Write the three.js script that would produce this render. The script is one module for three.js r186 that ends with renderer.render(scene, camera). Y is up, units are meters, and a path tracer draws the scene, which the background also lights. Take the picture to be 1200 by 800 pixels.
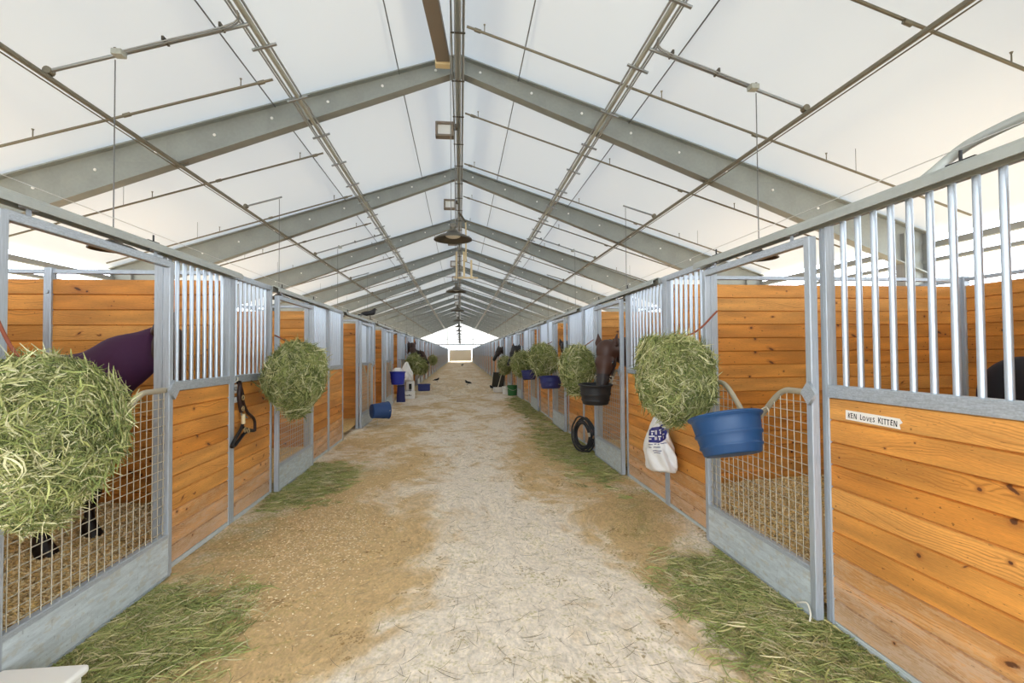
import * as THREE from 'three';
import { mergeGeometries, mergeVertices, toCreasedNormals } from 'three/addons/utils/BufferGeometryUtils.js';
import { RoundedBoxGeometry } from 'three/addons/geometries/RoundedBoxGeometry.js';

// ------------------------------------------------------------------ camera, sky, exposure
const scene = new THREE.Scene();
const camera = new THREE.PerspectiveCamera(2 * Math.atan(400 / 569.36) * 180 / Math.PI, 1.5, 0.05, 400);
camera.position.set(0.012, 1.4256, 0);
camera.rotation.order = 'YXZ';
camera.rotation.set(0.0225, -0.1063, -0.0073);
scene.add(camera);
{ // bright, even overcast sky
  const w = 64, h = 32, d = new Float32Array(w * h * 4);
  for (let j = 0; j < h; j++) for (let i = 0; i < w; i++) {
    const e = Math.max(0, (j + .5) / h * 2 - 1), k = 7.0 + .6 * e;
    d.set([k * .90, k * 1.0, k * 1.13, 1], (j * w + i) * 4);
  }
  const t = new THREE.DataTexture(d, w, h, THREE.RGBAFormat, THREE.FloatType);
  t.mapping = THREE.EquirectangularReflectionMapping; t.magFilter = THREE.LinearFilter; t.needsUpdate = true;
  scene.background = t; scene.environment = t;
}
const renderer = new THREE.WebGLRenderer();
renderer.toneMapping = THREE.LinearToneMapping;
renderer.toneMappingExposure = 0.79;
renderer.shadowMap.enabled = true;

// ------------------------------------------------------------------ helpers
function mulberry(a) { return () => { a |= 0; a = a + 0x6D2B79F5 | 0; let t = Math.imul(a ^ a >>> 15, 1 | a); t = t + Math.imul(t ^ t >>> 7, 61 | t) ^ t; return ((t ^ t >>> 14) >>> 0) / 4294967296; }; }
const rnd = mulberry(20240611);
const rr = (a, b, r = rnd) => a + (b - a) * r();
const lerp = (a, b, t) => a + (b - a) * t, clamp = (x, a = 0, b = 1) => Math.min(b, Math.max(a, x));
const sstep = (a, b, x) => { const t = clamp((x - a) / (b - a)); return t * t * (3 - 2 * t); };
const hash2 = (x, y, s) => { let h = Math.imul(x, 374761393) + Math.imul(y, 668265263) + Math.imul(s, 1274126177) | 0; h = Math.imul(h ^ h >>> 13, 1274126177); return ((h ^ h >>> 16) >>> 0) / 4294967296; };
function vnoise(x, y, s = 0, wx = 0) { // value noise; wx makes it repeat along x
  let xi = Math.floor(x), yi = Math.floor(y); const fx = x - xi, fy = y - yi, u = fx * fx * (3 - 2 * fx), v = fy * fy * (3 - 2 * fy);
  const m = (i) => wx ? ((i % wx) + wx) % wx : i, a = m(xi), b = m(xi + 1);
  return lerp(lerp(hash2(a, yi, s), hash2(b, yi, s), u), lerp(hash2(a, yi + 1, s), hash2(b, yi + 1, s), u), v);
}
function fbm(x, y, s = 0, o = 4) { let t = 0, a = .5, n = 0; for (let i = 0; i < o; i++) { t += a * vnoise(x, y, s + i * 17); n += a; a *= .5; x *= 2.03; y *= 2.03; } return t / n; }
const taken = new Map();
function numbered(n) { const k = taken.get(n) ?? 0; taken.set(n, k + 1); return k ? `${n}_${String(k).padStart(3, '0')}` : n; }
function mk(name, geo, mat, parent) {
  const m = new THREE.Mesh(geo, mat); m.name = parent ? name : numbered(name); m.castShadow = m.receiveShadow = true;
  (parent ?? scene).add(m); return m;
}
function tag(o, label, category, group, kind) { o.userData.label = label; if (category) o.userData.category = category; if (group) o.userData.group = group; if (kind) o.userData.kind = kind; return o; }
function thing(name, x, y, d, turn, label, category, group) {
  const g = new THREE.Group(); g.name = numbered(name); g.position.set(x, y, -d); g.rotation.y = turn; scene.add(g);
  return tag(g, label, category, group);
}
const struct = (o, label) => { o.userData.kind = 'structure'; if (label) o.userData.label = label; return o; };
const V = (x, y, z) => new THREE.Vector3(x, y, z);
const W3 = (x, y, d) => new THREE.Vector3(x, y, -d);
const X1 = V(1, 0, 0), Y1 = V(0, 1, 0), Z1 = V(0, 0, 1);
function box(x0, x1, y0, y1, z0, z1) { const g = new THREE.BoxGeometry(x1 - x0, y1 - y0, z1 - z0); g.translate((x0 + x1) / 2, (y0 + y1) / 2, (z0 + z1) / 2); return g; }
function rbox(x0, x1, y0, y1, z0, z1, r = .006, s = 2) { const g = new RoundedBoxGeometry(x1 - x0, y1 - y0, z1 - z0, s, r); g.translate((x0 + x1) / 2, (y0 + y1) / 2, (z0 + z1) / 2); return g; }
function rod(a, b, r, seg = 8, r2 = r) { const d = b.clone().sub(a), g = new THREE.CylinderGeometry(r2, r, d.length(), seg, 1); g.applyQuaternion(new THREE.Quaternion().setFromUnitVectors(Y1, d.normalize())); g.translate((a.x + b.x) / 2, (a.y + b.y) / 2, (a.z + b.z) / 2); return g; }
function tube(pts, r, seg = 24, rad = 8, closed = false) { return new THREE.TubeGeometry(new THREE.CatmullRomCurve3(pts, closed, 'centripetal'), seg, r, rad, closed); }
function merge(list) { return mergeGeometries(list.map((g) => { const q = g.index ? g.toNonIndexed() : g; for (const k of Object.keys(q.attributes)) if (!['position', 'normal', 'uv'].includes(k)) q.deleteAttribute(k); return q; })); }
const cache = new Map();
function shared(key, make) { if (!cache.has(key)) cache.set(key, make()); return cache.get(key); }
function dataTex(w, h, fn, srgb = true, wrap = true) {
  const d = new Uint8Array(w * h * 4), c = [0, 0, 0];
  for (let j = 0; j < h; j++) for (let i = 0; i < w; i++) { fn(i, j, c); const o = (j * w + i) * 4; d[o] = clamp(c[0], 0, 255); d[o + 1] = clamp(c[1], 0, 255); d[o + 2] = clamp(c[2], 0, 255); d[o + 3] = 255; }
  const t = new THREE.DataTexture(d, w, h, THREE.RGBAFormat); t.magFilter = THREE.LinearFilter; t.minFilter = THREE.LinearMipmapLinearFilter; t.generateMipmaps = true;
  if (wrap) t.wrapS = t.wrapT = THREE.RepeatWrapping; if (srgb) t.colorSpace = THREE.SRGBColorSpace; t.needsUpdate = true; return t;
}
const std = (o) => new THREE.MeshStandardMaterial(o), phys = (o) => new THREE.MeshPhysicalMaterial(o);

// ------------------------------------------------------------------ textures
const ROWS = 8;
function woodTextures() { // eight boards, 3 m long each, one under the other; the last three dusty and scuffed
  const w = 2048, h = 1024, rh = h / ROWS, hb = .115, R = mulberry(77);
  const rows = [];
  for (let r = 0; r < ROWS; r++) {
    const knots = [], n = 4 + Math.floor(R() * 4);
    for (let k = 0; k < n; k++) knots.push([R() * 3, (.08 + .84 * R()) * hb, .003 + .010 * R() * R() + (R() < .2 ? .005 : 0), R(), R() < .25 ? 5 + 8 * R() : 1.2 + R(), (R() - .5) * 1.2]);
    const tone = [[218, 150, 70], [224, 160, 82], [208, 137, 57], [221, 153, 72], [213, 145, 64], [217, 160, 98], [216, 168, 120], [216, 178, 140]][r];
    rows.push({ knots, tone, yc: (R() - .5) * .3 * hb + (R() < .5 ? -.03 : hb + .02), slope: (R() - .5) * .02, freq: 60 + R() * 50, ph: R() * 10 });
  }
  const height = new Float32Array(w * h);
  const col = dataTex(w, h, (i, j, c) => {
    const r = Math.floor(j / rh), q = rows[r], u = i / w * 3, v = (j % rh) / rh * hb;
    let y = v, dark = 0, ringk = 0;
    for (const [ku, kv, kr, kt, el, sl] of q.knots) {
      let du = u - ku; if (du > 1.5) du -= 3; if (du < -1.5) du += 3;
      const dv = v - kv, dw = dv + sl * du * (el > 3 ? 1 : 0), ax = du / 2.6, dd = Math.sqrt(ax * ax + dv * dv);
      y += Math.sign(dv || 1) * kr * 1.5 * Math.exp(-(dd * dd) / (kr * kr * 7));
      const d2 = Math.sqrt(du * du / el + dw * dw) * (1 + .3 * (vnoise(u * 300, v * 300, 5) - .5)), f = 1 - sstep(kr * .6, kr * 1.05, d2);
      dark = Math.max(dark, f * (.7 + .3 * kt)); ringk = Math.max(ringk, (1 - sstep(kr, kr * 2.6, d2)) * .45);
    }
    const wob = (vnoise(u / 3 * 6, q.ph, 29 + r, 6) - .5) * .09 + (vnoise(u / 3 * 15, q.ph + v * 9, 31 + r, 15) - .5) * .03 + (vnoise(u / 3 * 40, q.ph + v * 30, 61 + r, 40) - .5) * .008;
    const ring = Math.abs(y - q.yc + wob), la = sstep(.2, .85, vnoise(ring * 30 + q.ph, u / 3 * 6, 66 + r)), lines = (.5 + .5 * Math.sin((ring * q.freq + 1.5 * vnoise(ring * 46 + q.ph, u / 3 * 9, 67 + r)) * 6.283)) * (.25 + .75 * la);
    const fine = vnoise(u / 3 * 240, v * 1500, 91 + r, 240), fibre = vnoise(u / 3 * 60, v * 2600, 131 + r, 60), patch = vnoise(u / 3 * 9, v * 22, 171 + r, 9);
    let s = 1.06 - .15 * Math.pow(lines, 4) * (.35 + 1.1 * patch) - .12 * (fine - .3) - .13 * (fibre - .4) + .22 * (patch - .5);
    s *= .955; let rC = q.tone[0] * s, gC = q.tone[1] * (s - .05 * lines), bC = q.tone[2] * (s - .12 * lines);
    const kb = ringk; rC = lerp(rC, 160, kb); gC = lerp(gC, 92, kb); bC = lerp(bC, 36, kb);
    rC = lerp(rC, 74, dark); gC = lerp(gC, 36, dark); bC = lerp(bC, 14, dark);
    if (r >= 5) { // dried mud splashes and scuffs
      const g1 = fbm(u * 14, v * 60, 301 + r, 4), g2 = vnoise(u * 90, v * 300, 331 + r), a = sstep(.43, .62, g1 * .75 + g2 * .25) * [.35, .5, .62][r - 5];
      rC = lerp(rC, 214, a); gC = lerp(gC, 184, a); bC = lerp(bC, 158, a);
    }
    const nick = vnoise(u * 40, v * 160, 411 + r); if (nick > .955) { rC *= .7; gC *= .66; bC *= .6; }
    height[j * w + i] = .6 - .08 * lines - .25 * fibre - .3 * dark;
    c[0] = rC; c[1] = gC; c[2] = bC;
  });
  const bump = dataTex(w, h, (i, j, c) => { const x = height[j * w + i] * 255; c[0] = c[1] = c[2] = x; }, false);
  return { col, bump };
}
const wood = woodTextures();
console.log('wood done');
const galvTex = dataTex(512, 512, (i, j, c) => { const a = fbm(i / 14, j / 14, 11, 3), b = vnoise(i / 3, j / 40, 12), s = 205 + 55 * (a - .5) + 24 * (b - .5); c[0] = s; c[1] = s; c[2] = s; });
const paintTex = dataTex(256, 256, (i, j, c) => { const s = 244 + 16 * (vnoise(i / 40, j / 40, 15) - .5) + 8 * (vnoise(i / 5, j / 5, 16) - .5); c[0] = c[1] = c[2] = s; });
const galvRough = dataTex(512, 512, (i, j, c) => { const s = 140 + 130 * (fbm(i / 18, j / 18, 21, 4) - .5); c[0] = c[1] = c[2] = s; }, false);
const kickTex = dataTex(512, 512, (i, j, c) => { // dusty zinc sheet with spatter
  const a = fbm(i / 30, j / 30, 31, 4), b = vnoise(i / 3, j / 3, 33), sc = vnoise(i / 2.2, j / 60, 35) > .93 ? 26 : 0; let s = 206 + 40 * (a - .5) + 14 * (b - .5) - sc;
  const m = sstep(.58, .7, fbm(i / 22, j / 50, 41, 4)) * .22; c[0] = lerp(s * .96, 180, m); c[1] = lerp(s * 1.0, 162, m); c[2] = lerp(s * 1.01, 130, m); });
const grit = dataTex(1024, 1024, (i, j, c) => { // relief of trodden sand, tiles every 1.5 m
  const a = vnoise(i / 32, j / 32, 51, 32), b = vnoise(i / 8, j / 8, 53, 128), d = vnoise(i / 2.0, j / 2.0, 57, 512), e = vnoise(i / 64, j / 64, 59, 16), st = vnoise(i / 4, j / 4, 61, 256);
  const s = 70 * e + 60 * a + 55 * b + 40 * d + (st > .9 ? 50 : 0); c[0] = c[1] = c[2] = s; }, false);

// ------------------------------------------------------------------ materials
const M = {};
M.wood = std({ map: wood.col, bumpMap: wood.bump, bumpScale: .0012, roughness: .62 });
M.galv = std({ map: galvTex, roughnessMap: galvRough, color: 0xdae3ec, metalness: .28, roughness: .75 });
M.galvBar = std({ color: 0xc6d0da, metalness: .6, roughness: .36 });
M.kick = std({ map: kickTex, color: 0xffffff, metalness: .08, roughness: .6 });
M.wire = std({ color: 0xc4bba6, metalness: .3, roughness: .5 });
M.yoke = std({ color: 0xb3a993, metalness: .25, roughness: .5 });
M.hood = std({ map: paintTex, color: 0xb4b8b2, metalness: .25, roughness: .5 });
M.truss = std({ map: paintTex, color: 0x9ca2a0, metalness: .15, roughness: .55 });
M.pipe = std({ color: 0x837e70, metalness: .55, roughness: .5 });
M.conduit = std({ color: 0xa6abae, metalness: .75, roughness: .42 });
M.cable = std({ color: 0x77797a, metalness: .4, roughness: .5 });
M.brace = std({ color: 0x8d8378, metalness: .3, roughness: .55 });
M.beige = std({ color: 0xd8c59c, roughness: .6 });
M.lamp = std({ color: 0x57534a, metalness: .5, roughness: .5 });
M.dark = std({ color: 0x18181a, roughness: .55 });
M.white = std({ color: 0xeceae4, roughness: .55 });
M.bolt = std({ color: 0xf2f3f1, metalness: .3, roughness: .35 });
M.fabric = phys({ color: 0xe2e7e9, roughness: 1, transmission: .083, thickness: 0, specularIntensity: .1 });
M.gable = phys({ color: 0xf4f6f8, roughness: 1, transmission: .35, thickness: 0, specularIntensity: .1 });
M.rope = std({ color: 0x8a4a34, roughness: .9 });
M.net = std({ color: 0x5b5a3c, roughness: .9 });
M.hayCore = std({ color: 0x9d9f68, roughness: 1 });
M.hay = std({ color: 0xffffff, roughness: .85, side: THREE.DoubleSide });
M.blueTub = phys({ color: 0x13426f, roughness: .5, clearcoat: .15, clearcoatRoughness: .5 });
M.navyTub = phys({ color: 0x232a66, roughness: .5 });
M.royalTub = phys({ color: 0x1f2f9e, roughness: .5 });
M.blackTub = phys({ color: 0x1b1c1f, roughness: .55 });

// ------------------------------------------------------------------ dimensions (metres; d = distance down the aisle)
const HW = 1.9167, RIDGE = 6.1393, SLOPE = .3281, EAVE = 8.1, LEN = 76.6, BACK = -6.1, STALL = 3.05, SEAM0 = 4.345, DEPTH = 3.05;
const roofY = (x) => RIDGE - SLOPE * Math.abs(x);
const ORD = ' first second third fourth fifth sixth seventh eighth ninth tenth eleventh twelfth thirteenth fourteenth fifteenth sixteenth seventeenth eighteenth nineteenth twentieth twenty-first twenty-second twenty-third twenty-fourth twenty-fifth twenty-sixth'.split(' ');
const HALTER = 'in the row with the hanging halter', TAPE = 'in the row with the white tape sign';

// ------------------------------------------------------------------ ground
const aisleTex = (() => { // 4.2 m x 16.8 m of the aisle, each mark where the photograph has it
  const w = 1024, h = 2048, wx = 4.2, hz = 16.8;
  const blob = (x, d, cx, cd, rx, rd) => Math.exp(-(((x - cx) / rx) ** 2 + ((d - cd) / rd) ** 2));
  return dataTex(w, h, (i, j, c) => {
    const x0 = i / w * wx - 2.1, d0 = j / h * hz, x = x0 + .55 * (fbm(x0 * 1.1 + 3, d0 * .8, 195, 4) - .5), d = d0 + .9 * (fbm(x0 * 1.1 + 13, d0 * .8, 197, 4) - .5), n1 = fbm(x * 1.6, d * 1.0, 201, 5), n2 = fbm(x * 9, d * 7, 203, 3), n3 = vnoise(x * 120, d * 60, 205), n4 = vnoise(x * 45, d * 30, 207), tr = fbm(x * 3.2, d * .55, 211, 4);
    let p = .56 + .8 * (n1 - .5) + .6 * (n2 - .5);          // trodden pale sand against loose tan sand
    p += .38 * blob(x, d, .45, 2.4, .95, 2.4) + .2 * blob(x, d, .1, 5.5, .8, 3);
    p -= .62 * blob(x, d, -1.05, 3.0, .62, 1.4) + .3 * blob(x, d, -.9, 5.4, .9, 1.4) + .42 * blob(x, d, 1.25, 6.0, .8, 2.0) + .2 * blob(x, d, -1.4, 8.5, .9, 3) + .3 * blob(x, d, 1.3, 4.2, .5, 1.0);
    p = sstep(.24, .74, p + .3 * (tr - .5));
    let r = lerp(206, 234, p), g = lerp(174, 220, p), b = lerp(126, 202, p);
    const n5 = vnoise(x0 * 110, d0 * 110, 209), s = 1 + .12 * (n3 - .5) + .10 * (n4 - .5) + .08 * (n2 - .5) + .12 * (n5 - .5); r *= s; g *= s; b *= s;
    const straw = vnoise(x * 60, d * 140, 215) * vnoise(x * 11, d * 9, 217); if (straw > .66) { r *= .74; g *= .7; b *= .6; }
    const gr = Math.max(blob(x, d, -1.62, 2.6, .42, .5), blob(x, d, -1.65, 5.6, .4, .9), blob(x, d, 1.62, 2.5, .36, .7), .8 * blob(x, d, 1.6, 6.9, .45, 1.7), .6 * blob(x, d, 1.7, 10.5, .4, 2.2), .5 * blob(x, d, -1.75, 4.2, .25, 1), .5 * blob(x, d, 1.65, 4.2, .3, .8));
    const ga = sstep(.3, .75, gr * .7 + .45 * n2 + .7 * (n5 - .5)) * .6; // chaff trodden into the sand
    r = lerp(r, 132 * s, ga); g = lerp(g, 122 * s, ga); b = lerp(b, 66 * s, ga);
    c[0] = r; c[1] = g; c[2] = b;
  }, true, false);
})();
const farTex = dataTex(512, 1024, (i, j, c) => {
  const x = i / 512 * 4.2, d = j / 1024 * 30, n1 = vnoise(i / 64, d * .7, 221, 8) * .6 + vnoise(i / 16, d * 2.2, 223, 32) * .4, n2 = vnoise(i / 4, d * 8, 225, 128), p = sstep(.3, .7, n1);
  const s = 1 + .2 * (n2 - .5), e = Math.abs(x - 2.1) / 2.1, ed = sstep(.62, .9, e + .35 * (n1 - .5)) * .45;
  c[0] = lerp(lerp(212, 226, p), 168, ed) * s; c[1] = lerp(lerp(186, 209, p), 150, ed) * s; c[2] = lerp(lerp(146, 182, p), 104, ed) * s; });
const outTex = dataTex(512, 512, (i, j, c) => { const n = vnoise(i / 32, j / 32, 231, 16) * .5 + vnoise(i / 8, j / 8, 233, 64) * .3 + vnoise(i / 2, j / 2, 235, 256) * .2, s = .85 + .3 * n; c[0] = 214 * s; c[1] = 190 * s; c[2] = 150 * s; });
const chipTex = dataTex(512, 512, (i, j, c) => { // wood shavings
  const a = vnoise(i / 4, j / 4, 241, 128), b = vnoise(i / 9, j / 5, 243, 57), e = vnoise(i / 2, j / 2, 245, 256), s = .6 + .5 * a * .6 + .35 * b + .15 * e; c[0] = 224 * s; c[1] = 190 * s; c[2] = 128 * s; });
const groundY = (x, d) => .016 * (fbm(x * 6, d * 5, 265, 3) - .5) + .022 * (fbm(x * 1.3 + 40, d * 1.1 + 40, 261, 4) - .5) + .03 * sstep(1.5, 2.0, Math.abs(x)) * (fbm(x * 3, d * 3, 263, 3) - .3);
function sheet(x0, x1, d0, d1, nx, nd, yf, uvf) { // ground grid
  const p = [], uv = [], ix = [];
  for (let j = 0; j <= nd; j++) for (let i = 0; i <= nx; i++) { const x = lerp(x0, x1, i / nx), d = lerp(d0, d1, j / nd); p.push(x, yf(x, d), -d); uv.push(...uvf(x, d)); }
  for (let j = 0; j < nd; j++) for (let i = 0; i < nx; i++) { const a = j * (nx + 1) + i, b = a + 1, c = a + nx + 1, e = c + 1; ix.push(a, b, c, b, e, c); }
  const g = new THREE.BufferGeometry(); g.setAttribute('position', new THREE.Float32BufferAttribute(p, 3)); g.setAttribute('uv', new THREE.Float32BufferAttribute(uv, 2)); g.setIndex(ix); g.computeVertexNormals(); return g;
}
function rep(t, sx, sy) { const c = t.clone(); c.repeat.set(sx, sy); c.needsUpdate = true; return c; }
const nearMat = std({ map: aisleTex, bumpMap: rep(grit, 2.8, 11.2), bumpScale: .007, roughness: .95 });
struct(mk('floor', sheet(-2.1, 2.1, 0, 16.8, 120, 420, groundY, (x, d) => [(x + 2.1) / 4.2, d / 16.8]), nearMat), 'pale trodden sand floor of the aisle');
const farMat = std({ map: farTex, bumpMap: rep(grit, 2.8, 20), bumpScale: .014, roughness: .95 });
struct(mk('floor', sheet(-2.1, 2.1, 16.5, LEN + 8, 12, 80, (x, d) => groundY(x, d) * sstep(90, 17, d) - .014 * sstep(18, 16.5, d) - .004, (x, d) => [(x + 2.1) / 4.2, d / 30]), farMat), 'sandy floor of the aisle running on to the end gate');
struct(mk('floor', sheet(-2.1, 2.1, BACK - 8, 0, 10, 20, groundY, (x, d) => [(x + 2.1) / 4.2, d / 30]), farMat), 'sandy floor of the aisle by the entrance');
const outMat = std({ map: outTex, roughness: .95 });
struct(mk('floor', merge([sheet(-60, -2.0, -30, 140, 8, 8, () => -.03, (x, d) => [x / 2, d / 2]), sheet(2.0, 60, -30, 140, 8, 8, () => -.03, (x, d) => [x / 2, d / 2]), sheet(-2.1, 2.1, LEN + 7.9, 140, 2, 2, () => -.03, (x, d) => [x / 2, d / 2])]), outMat), 'sandy ground under the stalls and around the tent');

// ------------------------------------------------------------------ tent roof, gables and frames
const bays = []; for (let k = -3; k <= 14; k++) bays.push(7.6455 + 4.6247 * k);
bays[0] = BACK + .1; const ends = [...bays, LEN];
const ceiling = new THREE.Group(); ceiling.name = 'ceiling'; struct(ceiling, 'white translucent fabric roof of the tent'); scene.add(ceiling);
for (let k = 0; k < ends.length - 1; k++) for (const s of [-1, 1]) {
  const d0 = ends[k] , d1 = ends[k + 1], p = [], ix = [], uv = [], nx = 8, nd = 8;
  for (let j = 0; j <= nd; j++) for (let i = 0; i <= nx; i++) { const x = s * (i / nx) * (EAVE + .25), t = j / nd; p.push(x, roofY(x) + .02 - .07 * 4 * t * (1 - t) * Math.sin(Math.PI * Math.min(1, i / nx * 1.0 + .02)), -lerp(d0, d1, t)); uv.push(i / nx * 2, t); }
  for (let j = 0; j < nd; j++) for (let i = 0; i < nx; i++) { const a = j * (nx + 1) + i; s > 0 ? ix.push(a, a + nx + 1, a + 1, a + 1, a + nx + 1, a + nx + 2) : ix.push(a, a + 1, a + nx + 1, a + 1, a + nx + 2, a + nx + 1); }
  const g = new THREE.BufferGeometry(); g.setAttribute('position', new THREE.Float32BufferAttribute(p, 3)); g.setAttribute('uv', new THREE.Float32BufferAttribute(uv, 2)); g.setIndex(ix); g.computeVertexNormals();
  mk('roof_panel', g, M.fabric, ceiling);
}
function gable(d, lo, name, label) {
  const s = new THREE.Shape([[-EAVE, lo], [EAVE, lo], [EAVE, roofY(EAVE)], [0, RIDGE], [-EAVE, roofY(EAVE)]].map((a) => new THREE.Vector2(...a)));
  const g = new THREE.ShapeGeometry(s); g.translate(0, 0, -d); return struct(mk(name, g, M.gable), label);
}
const gf = gable(LEN, 2.72, 'wall_far', 'bright white fabric gable over the far opening');
mk('gable_column', merge([box(-2.05, -1.93, 2.5, 5.4, .05, .17), box(1.93, 2.05, 2.5, 5.4, .05, .17), box(-.05, .05, 2.5, 6, .05, .12)].map((g) => g.translate(0, 0, -LEN))), M.truss, gf);
mk('header_beam', box(-EAVE, EAVE, 2.62, 2.8, .03, .16).translate(0, 0, -LEN), M.truss, gf);
mk('header_beam', box(-EAVE, EAVE, 3.5, 3.56, .03, .1).translate(0, 0, -LEN), M.truss, gf);

function rafterGeo(s) { // tapered I-beam from the ridge to the haunch, x outwards times s
  const dep = (x) => .26 + .055 * x, X = EAVE, out = [];
  const slab = (yTop, yBot, z0, z1) => { // quad prism along x
    const xs = [0, X], q = []; for (const z of [z0, z1]) for (const x of xs) for (const f of [yTop, yBot]) q.push(V(s * x, f(x), z));
    const [a, b, c, d, e, f, g, h] = q, faces = [[a, b, d, c], [e, g, h, f], [a, c, g, e], [b, f, h, d], [a, e, f, b], [c, d, h, g]], p = [], uv = [];
    for (const F of faces) for (const k of (s > 0 ? [0, 1, 2, 0, 2, 3] : [0, 2, 1, 0, 3, 2])) { p.push(F[k].x, F[k].y, F[k].z); uv.push(F[k].x * .7 + F[k].z, F[k].y * .7 + F[k].z); }
    const G = new THREE.BufferGeometry(); G.setAttribute('position', new THREE.Float32BufferAttribute(p, 3)); G.setAttribute('uv', new THREE.Float32BufferAttribute(uv, 2)); G.computeVertexNormals(); return G;
  };
  const T = (x) => roofY(x) - .03;
  return { web: slab((x) => T(x) - .02, (x) => T(x) - dep(x), -.012, .012), top: slab(T, (x) => T(x) - .022, -.1, .1), bottom: slab((x) => T(x) - dep(x), (x) => T(x) - dep(x) - .022, -.09, .09), dep, T };
}
const RF = { '-1': rafterGeo(-1), '1': rafterGeo(1) };
const boltGeo = (s) => { const L = []; for (let k = 0; k < 8; k++) { const x = .35 + k * .82; L.push(new THREE.CylinderGeometry(.021, .021, .05, 8).rotateX(Math.PI / 2).translate(s * x, RF[s].T(x) - RF[s].dep(x) * .45, 0)); } return merge(L); };
const boltG = { '-1': boltGeo(-1), '1': boltGeo(1) };
const colG = (s) => { const h = roofY(EAVE) - .05; return merge([box(-.012, .012, 0, h, -.012, .012).scale(18, 1, 1), box(.2, .225, 0, h, -.09, .09), box(-.225, -.2, 0, h, -.09, .09)].map((g) => g.translate(s * (EAVE - .25), 0, 0))); };
const colGs = { '-1': colG(-1), '1': colG(1) };
for (let k = 0; k < bays.length; k++) {
  const t = thing('roof_truss', 0, 0, bays[k], 0, `${ORD[bays.length - k]} tapered grey roof frame counted from the end gate`, 'roof beam', 'steel roof frames along the tent');
  for (const s of [-1, 1]) {
    const r = mk('rafter', RF[s].web, M.truss, t); mk('top_flange', RF[s].top, M.truss, r); mk('bottom_flange', RF[s].bottom, M.truss, r); mk('bolt_heads', boltG[s], M.bolt, r).userData.kind = 'stuff';
    mk('column', colGs[s], M.truss, t);
  }
  mk('ridge_plate', shared('ridgeplate', () => rbox(-.12, .12, RIDGE - .34, RIDGE - .06, -.03, .03, .01)), M.truss, t);
}
for (const s of [-1, 1]) { // eave rails, sidewall curtain
  const w = new THREE.Group(); w.name = s < 0 ? 'wall_left' : 'wall_right'; struct(w, 'open tent side with steel rails and a low white curtain'); scene.add(w);
  for (const [y, r] of [[3.21, .05], [2.95, .03]]) mk('eave_rail', box(s * (EAVE - .02) - .05, s * (EAVE - .02) + .05, y - r, y + r, -LEN, -BACK), M.truss, w);
  const g = new THREE.PlaneGeometry(LEN - BACK, 1.1, 60, 4); const p = g.attributes.position; for (let i = 0; i < p.count; i++) p.setZ(i, .03 * Math.sin(p.getX(i) * 3.1)); g.computeVertexNormals(); g.rotateY(Math.PI / 2); g.translate(s * (EAVE + .05), .58, -(LEN + BACK) / 2);
  mk('side_curtain', g, M.fabric, w);
}
console.log('tent done');

// ------------------------------------------------------------------ stall fronts
function boardGeo(len, h, row, off) { // tongue-and-groove board with bevelled front and back edges, x 0..len, front face at z 0
  return shared(`b${len.toFixed(3)},${h},${row},${off}`, () => {
    const t = .034, c = .006, e = .012, P = [[0, -e], [c, 0], [h - c, 0], [h, -e], [h, -t + e], [h - c, -t], [c, -t], [0, -t + e]], p = [], uv = [];
    const vv = (y) => (row + .02 + .96 * y / h) / ROWS, uu = (x) => x / 3 + off / 7;
    for (let k = 0; k < 8; k++) { const [y0, z0] = P[k], [y1, z1] = P[(k + 1) % 8]; for (const [x, y, z] of [[0, y0, z0], [len, y1, z1], [0, y1, z1], [0, y0, z0], [len, y0, z0], [len, y1, z1]]) { p.push(x, y, z); uv.push(uu(x), vv(y)); } }
    for (const x of [0, len]) for (let k = 1; k < 7; k++) { const tri = [P[0], P[k], P[k + 1]]; if (x === 0) tri.reverse(); for (const [y, z] of tri) { p.push(x, y, z); uv.push(uu(x), vv(y)); } }
    const g = new THREE.BufferGeometry(); g.setAttribute('position', new THREE.Float32BufferAttribute(p, 3)); g.setAttribute('uv', new THREE.Float32BufferAttribute(uv, 2));
    g.computeVertexNormals(); return g;
  });
}
const pickRow = (low) => low ? [7, 6, 5][low - 1] : Math.floor(rnd() * 5);
function addBoards(t, x0, len, y0, n, h, one, lowWorn, z = 0) { // n boards stacked; each a part, or all joined when far
  const list = [];
  for (let k = 0; k < n; k++) {
    const low = lowWorn && k < 3 ? k + 1 : 0, g = boardGeo(len, h, pickRow(low), Math.floor(rnd() * 7));
    if (one) { const m = mk('board', g, M.wood, t); m.position.set(x0, y0 + k * h, z + (k % 2 ? .0012 : 0)); } else list.push(g.clone().translate(x0, y0 + k * h, z));
  }
  if (!one) mk('boards', merge(list), M.wood, t);
}
const barG = new THREE.CylinderGeometry(.0138, .0138, .87, 10, 1); barG.translate(0, 1.225 + .435, -.02);
const PH = 2.126; // height of a front
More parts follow.
